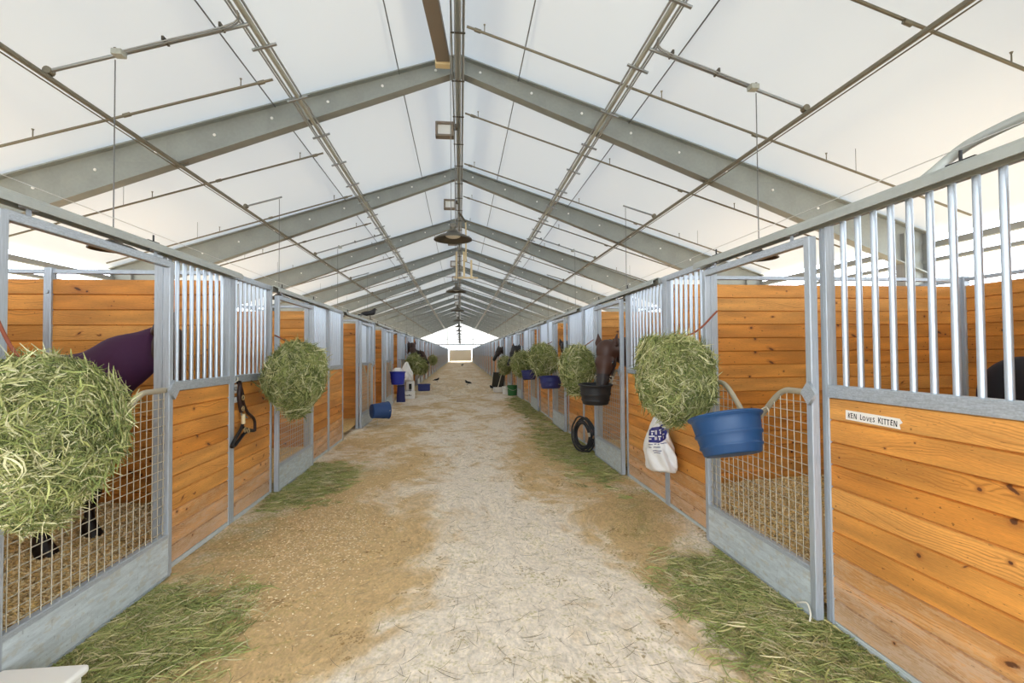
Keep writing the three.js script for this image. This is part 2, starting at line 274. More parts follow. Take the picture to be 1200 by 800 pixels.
function panel(side, d0, len, near, label, group) {
  const t = thing('stall_front_panel', side * HW, 0, side < 0 ? d0 : d0 + len, side < 0 ? Math.PI / 2 : -Math.PI / 2, label, 'stall panel', group);
  const key = len.toFixed(3);
  for (const [n, x0] of [['stile', 0], ['stile', len - .045]]) { const m = mk(n, shared('stile', () => merge([rbox(0, .045, 0, PH, -.045, .008, .004), box(.017, .028, .02, PH - .02, .007, .0095)])), M.galv, t); m.position.x = x0; }
  addBoards(t, .045, len - .09, .035, 10, .1145, near, true);
  mk('base_channel', shared('bch' + key, () => rbox(.045, len - .045, 0, .036, -.04, .004, .004)), M.kick, t);
  mk('sill_rail', shared('sill' + key, () => rbox(.045, len - .045, 1.18, 1.245, -.045, .012, .006)), M.galv, t);
  mk('top_rail', shared('topr' + key, () => rbox(.045, len - .045, PH - .05, PH, -.045, .01, .006)), M.galv, t);
  const n = Math.floor((len - .1) / .0912), x0 = (len - (n - 1) * .0912) / 2, list = [];
  for (let k = 0; k < n; k++) { if (near) { const b = mk('bar', barG, M.galvBar, t); b.position.x = x0 + k * .0912; } else list.push(barG.clone().translate(x0 + k * .0912, 0, 0)); }
  if (!near) mk('bars', shared('bars' + key, () => merge(list)), M.galvBar, t);
  return t;
}
const yokeY = (x, w) => { const c = Math.abs(x - w / 2); return c > .36 ? 1.2 : .985 + .215 * sstep(0, 1, clamp((c - .02) / .34)) ** .85; };
function doorParts(w) {
  return shared('door' + w.toFixed(3), () => {
    const pts = []; for (let k = 0; k <= 28; k++) { const x = .03 + (w - .06) * k / 28; pts.push(V(x, yokeY(x, w), 0)); }
    const wires = [], sp = .056;
    for (let x = .045 + sp * .6; x < w - .05; x += sp) wires.push(rod(V(x, .27, .004), V(x, yokeY(x, w), .004), .0027, 5));
    for (let y = .27 + sp * .6; y < 1.19; y += sp) { // clipped by the yoke
      if (y < .985) wires.push(rod(V(.03, y, -.002), V(w - .03, y, -.002), .0027, 5));
      else { let c = 0; while (c < w / 2 - .05 && yokeY(w / 2 - c, w) < y) c += .005; wires.push(rod(V(.03, y, -.002), V(w / 2 - c, y, -.002), .0027, 5), rod(V(w / 2 + c, y, -.002), V(w - .03, y, -.002), .0027, 5)); }
    }
    const trol = merge([box(-.01, .01, 2.0355, 2.075, -.004, .004), rbox(-.04, .04, 2.066, 2.082, -.012, .012, .004)]);
    const wheel = merge([-1, 1].map((s) => new THREE.CylinderGeometry(.013, .013, .012, 12).rotateX(Math.PI / 2).translate(s * .028, 2.085, 0)));
    return { yoke: tube(pts, .017, 60, 8), mesh: merge(wires), stile: rbox(0, .045, .02, 2.03, -.022, .022, .006), top: rbox(.03, w - .03, 1.99, 2.035, -.021, .021, .006), sillBar: rbox(.03, w - .03, .255, .285, -.02, .02, .005),
      kick: rbox(.02, w - .02, .025, .262, -.012, .02, .005), trol, wheel, latch: new THREE.CylinderGeometry(.055, .055, .02, 4, 1).rotateX(Math.PI / 2).scale(1, 1.15, 1), foot: box(.02, w - .02, .012, .026, -.02, .024) };
  });
}
function door(side, d0, w, label, group, tilt = 0) {
  const t = thing('sliding_stall_door', side * (HW - .05), 0, side < 0 ? d0 : d0 + w, side < 0 ? Math.PI / 2 : -Math.PI / 2, label, 'stall door', group), p = doorParts(w);
  mk('stile', p.stile, M.galv, t); mk('stile', p.stile, M.galv, t).position.x = w - .045;
  mk('top_bar', p.top, M.galv, t); mk('lower_rail', p.sillBar, M.galv, t); mk('yoke', p.yoke, M.yoke, t);
  const k = mk('kick_plate', p.kick, M.kick, t); mk('plate_edge', p.foot, M.galv, k);
  mk('wire_mesh', p.mesh, M.wire, t);
  const l = mk('latch_plate', p.latch, M.galv, t); l.position.set(w - .01, 1.2, .03);
  return t;
}
function hood(side, d0, len, group, label, dd, dw) { // sheet-metal cover over the door track
  const t = thing('door_track', side * HW, 0, side < 0 ? d0 : d0 + len, side < 0 ? Math.PI / 2 : -Math.PI / 2, label, 'door track', group);
  mk('cover', shared('hood' + len.toFixed(3), () => {
    const P = [[.012, 0], [.012, .064], [.03, .066], [.07, .05], [.084, .034], [.084, 0], [.076, 0], [.076, .031], [.066, .043], [.03, .058], [.02, .057], [.02, 0]];
    return new THREE.ExtrudeGeometry(new THREE.Shape(P.map(([x, y]) => new THREE.Vector2(-x, y))), { depth: len, bevelEnabled: false }).rotateY(Math.PI / 2).translate(0, 2.066, 0);
  }), M.hood, t);
  mk('track_rail', shared('rail' + len.toFixed(3), () => box(.02, len - .02, 2.098, 2.108, .036, .062)), M.lamp, t);
  const dp = doorParts(dw); // wheeled hangers that carry the door
  for (const x of [.16, dw - .16]) { const b = mk('trolley', dp.trol, M.galv, t); b.position.set(side < 0 ? dd + x - d0 : d0 + len - dd - x, 0, .05); mk('wheel', dp.wheel, M.lamp, b); }
  for (const x of [.25, len * .62]) { const c = mk('bolt', shared('hbolt', () => merge([new THREE.CylinderGeometry(.006, .006, .045, 6).translate(0, 2.152, .025), box(-.055, .055, 2.131, 2.137, .02, .03)])), M.dark, t); c.position.x = x; }
  return t;
}
const KN = { '-1': { near: .885, door: 1.193, far: .972 }, '1': { near: 1.087, door: 1.1225, far: .8405 } };
const LASTK = 23;
const past = (side, k) => `the ${ORD[side < 0 ? k + 1 : k + 2]} mesh door past the ${side < 0 ? 'halter' : 'tape sign'}`;
const SPECIAL = {
  '-1': { near: { '-1': 'orange boarded stall panel beside the big hay net of the blanketed horse', 0: 'orange boarded stall panel with the leather halter hung on it' }, far: { '-1': 'orange boarded stall panel under bars by the halter and the blanketed horse' }, door: { '-1': 'wire mesh stall door with the blanketed horse behind it', 0: 'wire mesh stall door behind the round hay net past the halter' }, div: { '-1': 'orange plank divider on the entrance side of the blanketed horse', 0: 'orange plank divider with a steel post behind the blanketed horse' }, back: { '-1': 'orange plank back wall of the blanketed horse\'s stall' }, track: { '-1': 'grey track cover above the stall of the blanketed horse' } },
  1: { near: { '-1': 'orange boarded stall panel with the white tape sign on it', 0: 'orange boarded stall panel behind the white plastic bag' }, far: { '-1': 'narrow orange boarded panel between the big blue tub and the white bag' }, door: { '-1': 'wire mesh stall door behind the big blue feed tub', 0: 'wire mesh stall door behind the horse eating from the black tub', 1: 'wire mesh stall door behind the navy blue tub' }, div: { '-1': 'orange plank divider on the entrance side of the tape sign', 0: 'orange plank divider seen above the big blue tub' }, back: { '-1': 'orange plank back wall behind the bars over the tape sign' }, track: { '-1': 'grey track cover above the tape sign and the big blue tub' } },
};
for (const side of [-1, 1]) {
  const q = KN[side], row = side < 0 ? HALTER : TAPE, N = SPECIAL[side];
  for (let k = -1; k <= LASTK; k++) {
    const s = SEAM0 + STALL * k, near = k <= 3, p = past(side, k);
    panel(side, s, q.near, near, N.near[k] ?? `barred orange stall panel before ${p}`, `panels before the doors ${row}`);
    panel(side, s + q.near + q.door, q.far, near, N.far[k] ?? `barred orange stall panel after ${p}`, `panels after the doors ${row}`);
    const open = side < 0 && [1, 2, 3, 5].includes(k), dd = s + q.near + (open ? q.door - .02 : 0);
    door(side, dd - .01, q.door + .02, N.door[k] ?? `${open ? 'slid open, ' : 'closed, '}${p.slice(4)}`, `stall doors ${row}`);
    const tl = N.track[k] ?? `grey track cover above ${p}`;
    if (side < 0) hood(side, s + (k < 0 ? .1 : q.near - .03), q.door + q.far + (k < 0 ? q.near - .07 : .06), `door tracks ${row}`, tl, dd - .01, q.door + .02); else hood(side, s + (k < 0 ? -.9 : .1), q.near + q.door + (k < 0 ? 1.03 : .03), `door tracks ${row}`, tl, dd - .01, q.door + .02);
  }
}
// dividers and back walls of the stalls
const DH = .1265;
for (const side of [-1, 1]) for (let k = -1; k <= LASTK; k++) {
  const s = SEAM0 + STALL * k, near = k >= -1 && k <= 2, row = side < 0 ? HALTER : TAPE;
  const t = thing('stall_divider', side < 0 ? -HW - DEPTH : HW + .05, 0, s, 0, SPECIAL[side].div[k] ?? `orange plank divider before ${past(side, k)}`, 'stall divider', `plank dividers ${row}`);
  const L = DEPTH - .05;
  if (side < 0) { addBoards(t, .03, L * .55 - .03, .03, 16, DH, near, false); addBoards(t, L * .55 + .0, L * .45 - .0, .03, 16, DH, near, false); mk('post', shared('dpost', () => merge([rbox(-.03, .03, 0, 2.15, -.04, .02, .006), new THREE.CylinderGeometry(.016, .016, .012, 10).rotateX(Math.PI / 2).translate(0, 1.95, .026)])), M.galv, t).position.x = L * .55 - .015; }
  else addBoards(t, .0, L, .03, 16, DH, near, false);
  mk('top_rail', shared('dtop', () => rbox(0, L, 2.1, 2.135, -.035, .005, .005)), M.galv, t);
  mk('end_post', shared('dend', () => rbox(-.025, .025, 0, 2.15, -.04, .02, .006)), M.galv, t).position.x = side < 0 ? .0 : L;
  if (k <= LASTK) {
    const b = thing('stall_back_wall', side * (HW + DEPTH + .03), 0, side < 0 ? s : s + STALL, side < 0 ? Math.PI / 2 : -Math.PI / 2, SPECIAL[side].back[k] ?? `orange plank back wall behind ${past(side, k)}`, 'stall wall', `plank back walls ${row}`);
    addBoards(b, .04, STALL - .08, .03, 16, DH, near && side > 0, false);
    mk('top_rail', shared('btop', () => rbox(.04, STALL - .04, 2.1, 2.135, -.035, .005, .005)), M.galv, b);
    mk('post', shared('bpost', () => rbox(-.02, .02, 0, 2.15, -.045, .02, .005)), M.galv, b).position.x = .03;
  }
}
console.log('stalls done');

// ------------------------------------------------------------------ far gate
{
  const t = thing('end_gate', .05, 0, LEN - .6, 0, 'beige barred gate closing the far end of the aisle', 'gate');
  mk('frame', merge([rbox(-1.7, -1.62, 0, 1.9, -.04, .04, .01), rbox(1.62, 1.7, 0, 1.9, -.04, .04, .01), rbox(-1.7, 1.7, 1.82, 1.9, -.04, .04, .01), rbox(-1.7, 1.7, .1, .18, -.04, .04, .01)]), M.white, t);
  for (let k = 0; k < 11; k++) mk('slat', shared('gslat', () => rbox(-1.63, 1.63, 0, .149, -.015, .015, .006)), shared('gm', () => std({ color: 0xe4dec9, roughness: .8 })), t).position.y = .2 + k * .148;
}

// ------------------------------------------------------------------ pipes, conduits, cables, lamps under the roof
const along = (x, y, d0, d1, r, seg = 8) => rod(W3(x, y, d0), W3(x, y, d1), r, seg);
for (const s of [-1, 1]) {
  const side = s < 0 ? 'halter' : 'tape sign';
  const o = thing('sprinkler_main', 0, 0, 0, 0, `brown steel sprinkler main hung under the roof above the stall row with the ${side}`, 'pipe');
  mk('pipe', along(s * 4.12, 4.24, BACK + 1, LEN - 1, .028, 10), M.pipe, o);
  mk('cable_run', merge([along(s * 4.08, 4.205, BACK + 1, LEN - 1, .010, 6), along(s * 4.155, 4.203, BACK + 1, LEN - 1, .008, 6)]), M.pipe, o);
  for (let k = 2; k < bays.length; k++) { const y1 = RF[s].T(4.12) - RF[s].dep(4.12); mk('hanger', shared('hang' + s, () => merge([rod(V(s * 4.12, 4.24, .05), V(s * 4.0, y1 + .02, .0), .009, 6), new THREE.TorusGeometry(.036, .007, 6, 14).translate(s * 4.12, 4.24, .05)])), M.pipe, o).position.z = -bays[k]; }
  const c = thing('conduit_bundle', 0, 0, 0, 0, `bundle of galvanised conduits under the roof towards the stall row with the ${side}`, 'conduit');
  for (const [dx, dy, r] of [[0, 0, .03], [.06, -.006, .013], [-.055, -.01, .013], [.09, 0, .01]]) mk('conduit', along(s * (2.2 + dx), 4.965 + dy - SLOPE * dx, BACK + 1, LEN - 1, r, 10), r > .02 ? M.hood : M.conduit, c);
  for (let d = 4.6; d < 40; d += 1.15) mk('strut', shared('strut' + s, () => { const g = rbox(-.13, .15, -.012, .012, -.018, .018, .004); g.rotateZ(-s * .33).translate(s * 2.21, 4.935, 0); return g; }), M.conduit, c).position.z = -d;
}
const heads = shared('sprk', () => merge([rod(V(0, 0, 0), V(0, .1, 0), .007, 6), new THREE.CylinderGeometry(.016, .009, .018, 8).translate(0, .105, 0)]));
for (let k = -2; k < 14; k++) for (const s of [-1, 1]) { // sprinkler branches up the slope
  const d = 6.32 + 2.31 * k + (s > 0 ? -.05 : .12), x0 = s > 0 ? .12 : 2.36, x1 = 7.4;
  const t = thing('sprinkler_branch', 0, 0, d, 0, `${ORD[14 - k]} sprinkler branch pipe from the end gate, on the ${s < 0 ? 'halter' : 'tape sign'} side`, 'pipe', `sprinkler branches above the ${s < 0 ? 'halter' : 'tape sign'} row`);
  mk('pipe', shared('brp' + s, () => rod(V(s * x0, roofY(x0) - .42, 0), V(s * x1, roofY(x1) - .34, 0), .0165, 8)), M.pipe, t);
  for (const x of [.35, 2.75, 5.15]) if (x > x0) mk('sprinkler_head', heads, M.pipe, t).position.set(s * x, roofY(x) - .42 + .08 * (x - x0) / (x1 - x0), 0);
  mk('hanger', shared('bhang' + s, () => rod(V(s * 5.6, roofY(5.6) - .38, 0), V(s * 5.6, roofY(5.6) - .02, 0), .004, 5)), M.cable, t);
  for (const x of [x0 + .1, 4.05]) mk('coupling', shared(`cpl${s}${x}`, () => rod(V(s * x, roofY(x) - .42 + (x > 3 ? .03 : 0), 0), V(s * (x + .08), roofY(x + .08) - .42 + (x > 3 ? .03 : 0), 0), .026, 8)), M.pipe, t);
}
for (const [s, x] of [[-1, .91], [-1, 2.76], [1, .955], [1, 2.78]]) tag(mk('roof_cable', along(s * x, roofY(x) - .06, BACK + 1, LEN - 1, .009, 6), M.cable), `thin roof cable ${x < 2 ? 'near the ridge' : 'outside the conduits'} on the ${s < 0 ? 'halter' : 'tape sign'} side`, 'cable');
for (const s of [-1, 1]) tag(mk('guy_wire', along(s * 1.93, 2.2, BACK + 1, LEN - 1, .0022, 5), shared('wirem', () => std({ color: 0xc9cac6, roughness: .5 }))), `fine wire stretched above the door tracks of the row with the ${s < 0 ? 'halter' : 'tape sign'}`, 'wire');
// ridge beam
{
  const t = thing('ridge_beam', 0, 0, 0, 0, 'steel ridge beam with conduits strapped beneath it along the tent peak', 'roof beam');
  mk('beam', box(-.045, .045, 5.72, 5.84, -(LEN - .5), -(BACK + 1)), M.truss, t);
  for (const [x, y, r] of [[.075, 5.7, .018], [.03, 5.66, .013], [-.03, 5.67, .01], [-.085, 5.72, .012]]) mk('conduit', along(x, y, BACK + 1, LEN - 1, r, 8), M.conduit, t);
  for (let d = 5.2; d < 45; d += 1.15) mk('strap', shared('rst', () => rbox(-.1, .1, 5.635, 5.65, -.012, .012, .003)), M.lamp, t).position.z = -d;
}
{
  const t = thing('ridge_brace', 0, 0, 0, 0, 'wide brown brace tube meeting the first visible frame at the ridge', 'brace');
  const a = W3(-.22, 5.8, 7.2), b = W3(-.62, 5.83, 2.9), q = rbox(-.1, .1, -.05, .05, -a.distanceTo(b) / 2, a.distanceTo(b) / 2, .01); q.applyQuaternion(new THREE.Quaternion().setFromUnitVectors(Z1, b.clone().sub(a).normalize())); q.translate((a.x + b.x) / 2, (a.y + b.y) / 2, (a.z + b.z) / 2);
  mk('tube', q, M.brace, t); mk('collar', rbox(-.34, -.105, 5.72, 5.87, -7.33, -7.2, .015), M.beige, t);
}
{ // high-bay pendants in three rows
  const dome = new THREE.LatheGeometry([[.03, .1], [.06, .095], [.09, .06], [.15, .045], [.205, .015], [.21, 0], [.2, .004], [.145, .035], [.085, .05], [.05, .085], [.0, .09]].map((a) => new THREE.Vector2(...a)), 28);
  const cap = merge([new THREE.CylinderGeometry(.03, .04, .05, 14).translate(0, .115, 0), rbox(-.035, .035, .135, .18, -.025, .025, .008)]);
  const lens = new THREE.SphereGeometry(.085, 16, 8, 0, 6.283, 0, Math.PI / 2).scale(1, .35, 1).rotateX(Math.PI).translate(0, .048, 0);
  for (let k = 0; k < 14; k++) {
    const d = 5.33 + 4.56 * k;
    for (const x of [-.06, -3.5, 3.5]) {
      const row = x === -.06 ? 'under the ridge' : x < 0 ? 'above the stalls with the halter' : 'above the stalls with the tape sign';
      const ly = x === -.06 ? 2.66 : 2.5, t = thing('pendant_lamp', x, ly, d, 0, `${ORD[14 - k]} brown dome pendant from the end gate, ${row}`, 'lamp', `pendant lamps ${row}`);
      mk('shade', dome, M.lamp, t); mk('cap', cap, M.lamp, t); mk('lens', lens, M.white, t);
      const top = x === -.06 ? 5.7 - ly : roofY(3.5) - .53 - ly;
      if (x === -.06) { mk('rod', shared('pr0', () => rod(V(-.02, .18, 0), V(-.02, top, 0), .0045, 6)), M.cable, t); mk('rod', shared('pr1', () => rod(V(.025, .18, 0), V(.025, top, 0), .004, 6)), M.cable, t); }
      else mk('rod', shared('pr2', () => rod(V(0, .18, 0), V(0, top, 0), .006, 6)), M.cable, t);
    }
    for (const s of [-1, 1]) { // arm between sprinkler main and conduit bundle carrying the side pendants
      const wired = k % 2 === 0, x0 = wired ? 2.2 : 3.45, y = (x) => roofY(x) - .5;
      const t = thing('lamp_arm', 0, 0, d, 0, `${wired ? 'long steel' : 'short steel'} arm holding the ${ORD[14 - k]} pendant from the end gate, ${s < 0 ? 'halter' : 'tape sign'} row`, 'lamp arm', `${wired ? 'long' : 'short'} lamp arms above the ${s < 0 ? 'halter' : 'tape sign'} row`);
      mk('tube', shared(`armt${s}${wired}`, () => rod(V(s * x0, y(x0), 0), V(s * 4.12, y(4.12) + .02, 0), .019, 8)), M.conduit, t);
      if (wired) {
        for (const dz of [.045, .075]) mk('conduit', shared(`armc${s}${dz}`, () => tube([V(s * 2.22, y(2.2) - .01, dz + .14), V(s * 2.27, y(2.27) - .01, dz + .03), V(s * 2.4, y(2.4) - .015, dz), V(s * 2.9, y(2.9) - .015, dz), V(s * 3.4, y(3.4) - .015, dz)], .0085, 24, 6)), M.conduit, t);
        for (const x of [2.45, 3.0, 3.45]) mk('strut', shared('arms', () => rbox(-.012, .012, -.012, .035, -.03, .09, .004)), M.lamp, t).position.set(s * x, y(x), 0);
        mk('junction_box', shared('armj', () => rbox(-.05, .05, -.06, .0, .02, .12, .008)), M.hood, t).position.set(s * 3.42, y(3.42), 0);
      }
      mk('clamp', shared('armk', () => new THREE.CylinderGeometry(.04, .04, .07, 10).rotateX(Math.PI / 2)), M.pipe, t).position.set(s * 4.12, y(4.12) + .02, 0);
    }
  }
}
for (let k = 0; k < 12; k++) { // square floodlights beside the ridge
  const d = 9.15 + 4.62 * k, t = thing('square_floodlight', -.26, 5.62, d, 0, `${ORD[12 - k]} square floodlight from the end gate, beside the ridge beam`, 'floodlight', 'square floodlights along the ridge');
  mk('housing', shared('flh', () => merge([rbox(-.17, .17, .1, .14, -.06, .08, .01), rbox(-.17, .17, -.14, -.1, -.06, .08, .01), rbox(-.17, -.13, -.14, .14, -.06, .08, .01), rbox(.13, .17, -.14, .14, -.06, .08, .01), rbox(-.17, .17, -.14, .14, -.08, -.05, .01)])), M.brace, t);
  mk('glass', shared('flg', () => rbox(-.13, .13, -.1, .1, -.05, .03, .01)), M.bolt, t); mk('bracket', shared('flb', () => box(.16, .24, .02, .12, -.03, .03)), M.lamp, t);
}
{
  const t = thing('hanging_bracket_frame', .2, 4.2, 14.8, 0, 'beige bracket frame hung on a rod from the ridge', 'bracket');
  mk('rod', rod(V(0, .0, 0), V(0, 1.2, 0), .022, 8), M.beige, t); mk('upper_arm', rod(V(0, 1.2, 0), V(-.2, 1.5, 0), .03, 8), M.lamp, t);
  for (const x of [-.28, -.06, .16]) mk('plate', rbox(x - .03, x + .03, -.5, .05 + (x < 0 ? .25 : 0), -.02, .02, .01), M.beige, t);
  mk('cross_bar', rbox(-.36, .36, -.52, -.47, -.03, .03, .01), M.beige, t); mk('side_wire', tube([V(-.9, -.45, 0), V(0, -.5, 0), V(1.5, -.55, 0)], .008, 12, 5), M.cable, t);
}
{ // bent grey pipe above the near stalls with the tape sign
  tag(mk('bent_pipe', tube([W3(1.98, 2.13, 1.90), W3(2.06, 2.2, 1.875), W3(2.1, 2.243, 1.85), W3(2.1, 2.268, 1.775), W3(2.1, 2.278, 1.693), W3(2.1, 2.285, 1.576), W3(2.11, 2.29, .6)], .021, 40, 10), M.hood), 'bent grey pipe rising behind the track above the tape sign', 'pipe');
}
console.log('roof gear done');
// ------------------------------------------------------------------ hay
function tuftGeo(n, L, wd, curl, seed, flat) { // n curved blades round the origin, lying about the x-z plane
  const R = mulberry(seed), p = [], seg = 4;
  for (let k = 0; k < n; k++) {
    const a = R() * 6.283, len = L * (.6 + .8 * R()), ox = (R() - .5) * L * .7, oz = (R() - .5) * L * .7, oy = (R() - .5) * (flat ? .012 : .03), c1 = (R() - .5) * curl, lift = (R() - .35) * (flat ? .12 : .5), tw = R() * 3.14, pts = [];
    for (let i = 0; i <= seg; i++) { const t = i / seg - .5, an = a + c1 * t; pts.push(V(ox + Math.cos(an) * len * t, oy + lift * len * t * t * 1.6, oz + Math.sin(an) * len * t)); }
    const w = wd * (.6 + .8 * R());
    for (let i = 0; i < seg; i++) {
      const q = pts[i], s = pts[i + 1], dir = s.clone().sub(q).normalize(), sd = V(-dir.z, 0, dir.x).normalize().multiplyScalar(w / 2 * Math.cos(tw)).add(V(0, w / 2 * Math.sin(tw), 0)), f0 = i === 0 ? .4 : 1, f1 = i === seg - 1 ? .3 : 1;
      const A = q.clone().addScaledVector(sd, f0), B = q.clone().addScaledVector(sd, -f0), C = s.clone().addScaledVector(sd, f1), D = s.clone().addScaledVector(sd, -f1);
      for (const v of [A, B, C, B, D, C]) p.push(v.x, v.y, v.z);
    }
  }
  const g = new THREE.BufferGeometry(); g.setAttribute('position', new THREE.Float32BufferAttribute(p, 3)); g.computeVertexNormals(); return g;
}
const hayTuft = [1, 2, 3].map((s) => tuftGeo(7, .15, .0062, 2.4, 500 + s, false)), floorTuft = [1, 2].map((s) => tuftGeo(9, .13, .0042, 1.4, 520 + s, true)), wispG = tuftGeo(1, .1, .003, 2.4, 540, true);
const HAYCOL = [[.46, .45, .20], [.21, .25, .07], [.36, .37, .13], [.68, .64, .37], [.12, .15, .04], [.29, .32, .10]];
const FLOORCOL = [[.38, .37, .13], [.30, .33, .10], [.48, .42, .18], [.58, .50, .28], [.24, .27, .08]];
const dm = new THREE.Object3D(), qa = new THREE.Quaternion();
function instanced(name, geo, mat, list, parent) { // list of [pos, quat, scale, color]
  const m = new THREE.InstancedMesh(geo, mat, list.length), c = new THREE.Color(); m.name = parent ? name : numbered(name); m.castShadow = m.receiveShadow = true;
  list.forEach(([p, q, s, k], i) => { dm.position.copy(p); dm.quaternion.copy(q); dm.scale.setScalar(s); dm.updateMatrix(); m.setMatrixAt(i, dm.matrix); m.setColorAt(i, c.setRGB(...k)); });
  m.userData.kind = 'stuff'; (parent ?? scene).add(m); return m;
}
const vary = (c, a = .3, r = rnd) => { const s = 1 + a * (r() - .5); return c.map((x) => x * s); };
let netSeed = 900;
function hayNet(x, y, d, rx, ry, rd, n, label, lean = 0, ropeTo) {
  const sh = d > 15 ? .76 : d > 4 ? .9 : 1; rx *= sh; ry *= sh; rd *= sh; const R = mulberry(netSeed++), t = thing('hay_net', x, y, d, 0, label, 'hay net'), ph = R() * 20;
  const surf = (u) => { // lumpy pear of packed hay
    const low = clamp(-u.y), w = 1 - .42 * low * low + .04 * u.y, k = .64 + .72 * fbm(u.x * 1.9 + ph, u.y * 1.9 + u.z * 1.3 + ph, 700, 4);
    return V(u.x * rx * w * k, u.y * ry * k, u.z * rd * w * k + lean * (-u.y) * rd);
  };
  const core = new THREE.IcosahedronGeometry(1, 5), cp = core.attributes.position; for (let i = 0; i < cp.count; i++) { const v = surf(V(cp.getX(i), cp.getY(i), cp.getZ(i))).multiplyScalar(.93); cp.setXYZ(i, v.x, v.y, v.z); }
  const cg = mergeVertices((core.deleteAttribute('normal'), core.deleteAttribute('uv'), core), 1e-4); cg.computeVertexNormals();
  mk('packed_hay', cg, M.hayCore, t);
  const lists = [[], [], []];
  for (let k = 0; k < n; k++) {
    const u = V(R() * 2 - 1, R() * 2 - 1, R() * 2 - 1); if (u.lengthSq() > 1 || u.lengthSq() < .01) { k--; continue; } u.normalize();
    const p = surf(u), nrm = V(u.x / rx, u.y / ry, u.z / rd).normalize();
    const q = new THREE.Quaternion().setFromUnitVectors(Y1, nrm).multiply(qa.clone().setFromAxisAngle(Y1, R() * 6.283)); const loose = R() < .3;
    if (loose) q.multiply(qa.clone().setFromAxisAngle(X1, (R() - .5) * 1.8));
    p.multiplyScalar(.92 + .12 * R() + (R() < .06 ? .06 : 0)); const far = .64 + .9 * clamp((d - 2) / 10, 0, 1); lists[k % 3].push([p, q, (.75 + .6 * R()) * far, vary(HAYCOL[Math.floor(R() * 6)], .5, R)]);
  }
  lists.forEach((l, i) => instanced('hay_strands', hayTuft[i], M.hay, l, t));
  const cords = [], nc = n > 900 ? 9 : 5; // net cords
  for (let k = 0; k < nc; k++) for (const s of [-1, 1]) { const pts = []; for (let i = 0; i <= 12; i++) { const la = -1.35 + 2.7 * i / 12, lo = k / nc * 6.283 + s * .8 * (i / 12 - .5); pts.push(surf(V(Math.cos(la) * Math.cos(lo), Math.sin(la), Math.cos(la) * Math.sin(lo))).multiplyScalar(.985)); } cords.push(tube(pts, .0028, 20, 4)); }
  mk('net_cords', merge(cords), M.net, t);
  if (ropeTo) mk('rope', tube([V(0, ry * .9, 0), V((ropeTo[0] - x) * .5, ry + .03, -(ropeTo[2] - d) * .5), V(ropeTo[0] - x, ropeTo[1] - y, -(ropeTo[2] - d))], .007, 16, 6), M.rope, t);
  return t;
}
hayNet(-1.6, 1.085, 2.06, .24, .325, .255, 4600, 'big hay net hung before the blanketed horse', 0, [-1.86, 1.62, 2.16]);
hayNet(-1.55, 1.21, 4.84, .28, .355, .38, 1800, 'hay net hung past the leather halter', .12, [-1.88, 1.62, 5.22]);
hayNet(1.58, 1.21, 3.42, .25, .33, .305, 3000, 'hay net hung above the white plastic bag', -.18, [1.9, 1.72, 3.40]);
hayNet(1.58, 1.18, 6.45, .24, .34, .28, 800, 'hay net hung beside the horse eating from the black tub', -.1, [1.9, 1.6, 6.75]);
hayNet(1.55, 1.27, 8.92, .25, .32, .34, 700, 'hay net hung above the navy blue tub', -.05, [1.9, 1.65, 9.8]);
hayNet(1.57, 1.13, 12.2, .27, .31, .34, 500, 'hay net hung above the small blue tub', 0, [1.9, 1.55, 12.8]);
hayNet(1.57, .97, 16.9, .27, .34, .36, 300, 'hay net hung behind the green bucket', 0, [1.9, 1.45, 17.5]);
hayNet(-1.55, 1.05, 16.6, .28, .36, .34, 400, 'hay net hung past the white sack bag', 0, [-1.9, 1.55, 17.2]);
hayNet(-1.55, .84, 19.9, .28, .33, .36, 300, 'hay net hung above the blue crate', 0, [-1.9, 1.35, 20.1]);
hayNet(-1.57, 1.0, 28.5, .28, .34, .36, 200, 'hay net hung farthest along the row with the hanging halter', 0, [-1.915, 1.6, 28.55]);

// ------------------------------------------------------------------ spilled hay, wisps and shavings
function scatter(name, label, category, geos, mat, n, place, cols, smin, smax, seed) {
  const R = mulberry(seed), lists = geos.map(() => []);
  for (let k = 0; k < n; k++) { const [x, d, y] = place(R), q = qa.clone().setFromAxisAngle(Y1, R() * 6.283).multiply(qa.clone().setFromAxisAngle(X1, (R() - .5) * .35)); lists[k % geos.length].push([W3(x, (y ?? groundY(x, d)) + .006, d), q, lerp(smin, smax, R()), vary(cols[Math.floor(R() * cols.length)], .4, R)]); }
  const g = geos.length > 1 ? new THREE.Group() : null; if (g) { g.name = numbered(name); scene.add(g); tag(g, label, category, null, 'stuff'); }
  lists.forEach((l, i) => { const m = instanced(g ? 'blades' : name, geos[i], mat, l, g); if (!g) tag(m, label, category, null, 'stuff'); });
}
const gauss = (R) => (R() + R() + R() - 1.5) / 1.5;
const within = (cx, cd, rx, rd) => (R) => [clamp(cx + gauss(R) * rx, -1.84, 1.84), cd + gauss(R) * rd];
scatter('spilled_hay', 'green hay spilled below the big hay net of the blanketed horse', 'hay', floorTuft, M.hay, 1050, within(-1.66, 2.6, .72, .85), FLOORCOL, .7, 1.5, 61);
scatter('spilled_hay', 'green hay spilled below the hay net past the halter', 'hay', floorTuft, M.hay, 650, within(-1.65, 5.6, .6, 1.3), FLOORCOL, .7, 1.5, 62);
scatter('spilled_hay', 'green hay spilled below the big blue feed tub', 'hay', floorTuft, M.hay, 900, within(1.68, 2.5, .65, 1.1), FLOORCOL, .7, 1.5, 63);
scatter('spilled_hay', 'hay spilled along the wall by the coiled hose', 'hay', floorTuft, M.hay, 1000, within(1.65, 7.2, .6, 2.8), FLOORCOL, .8, 1.6, 64);
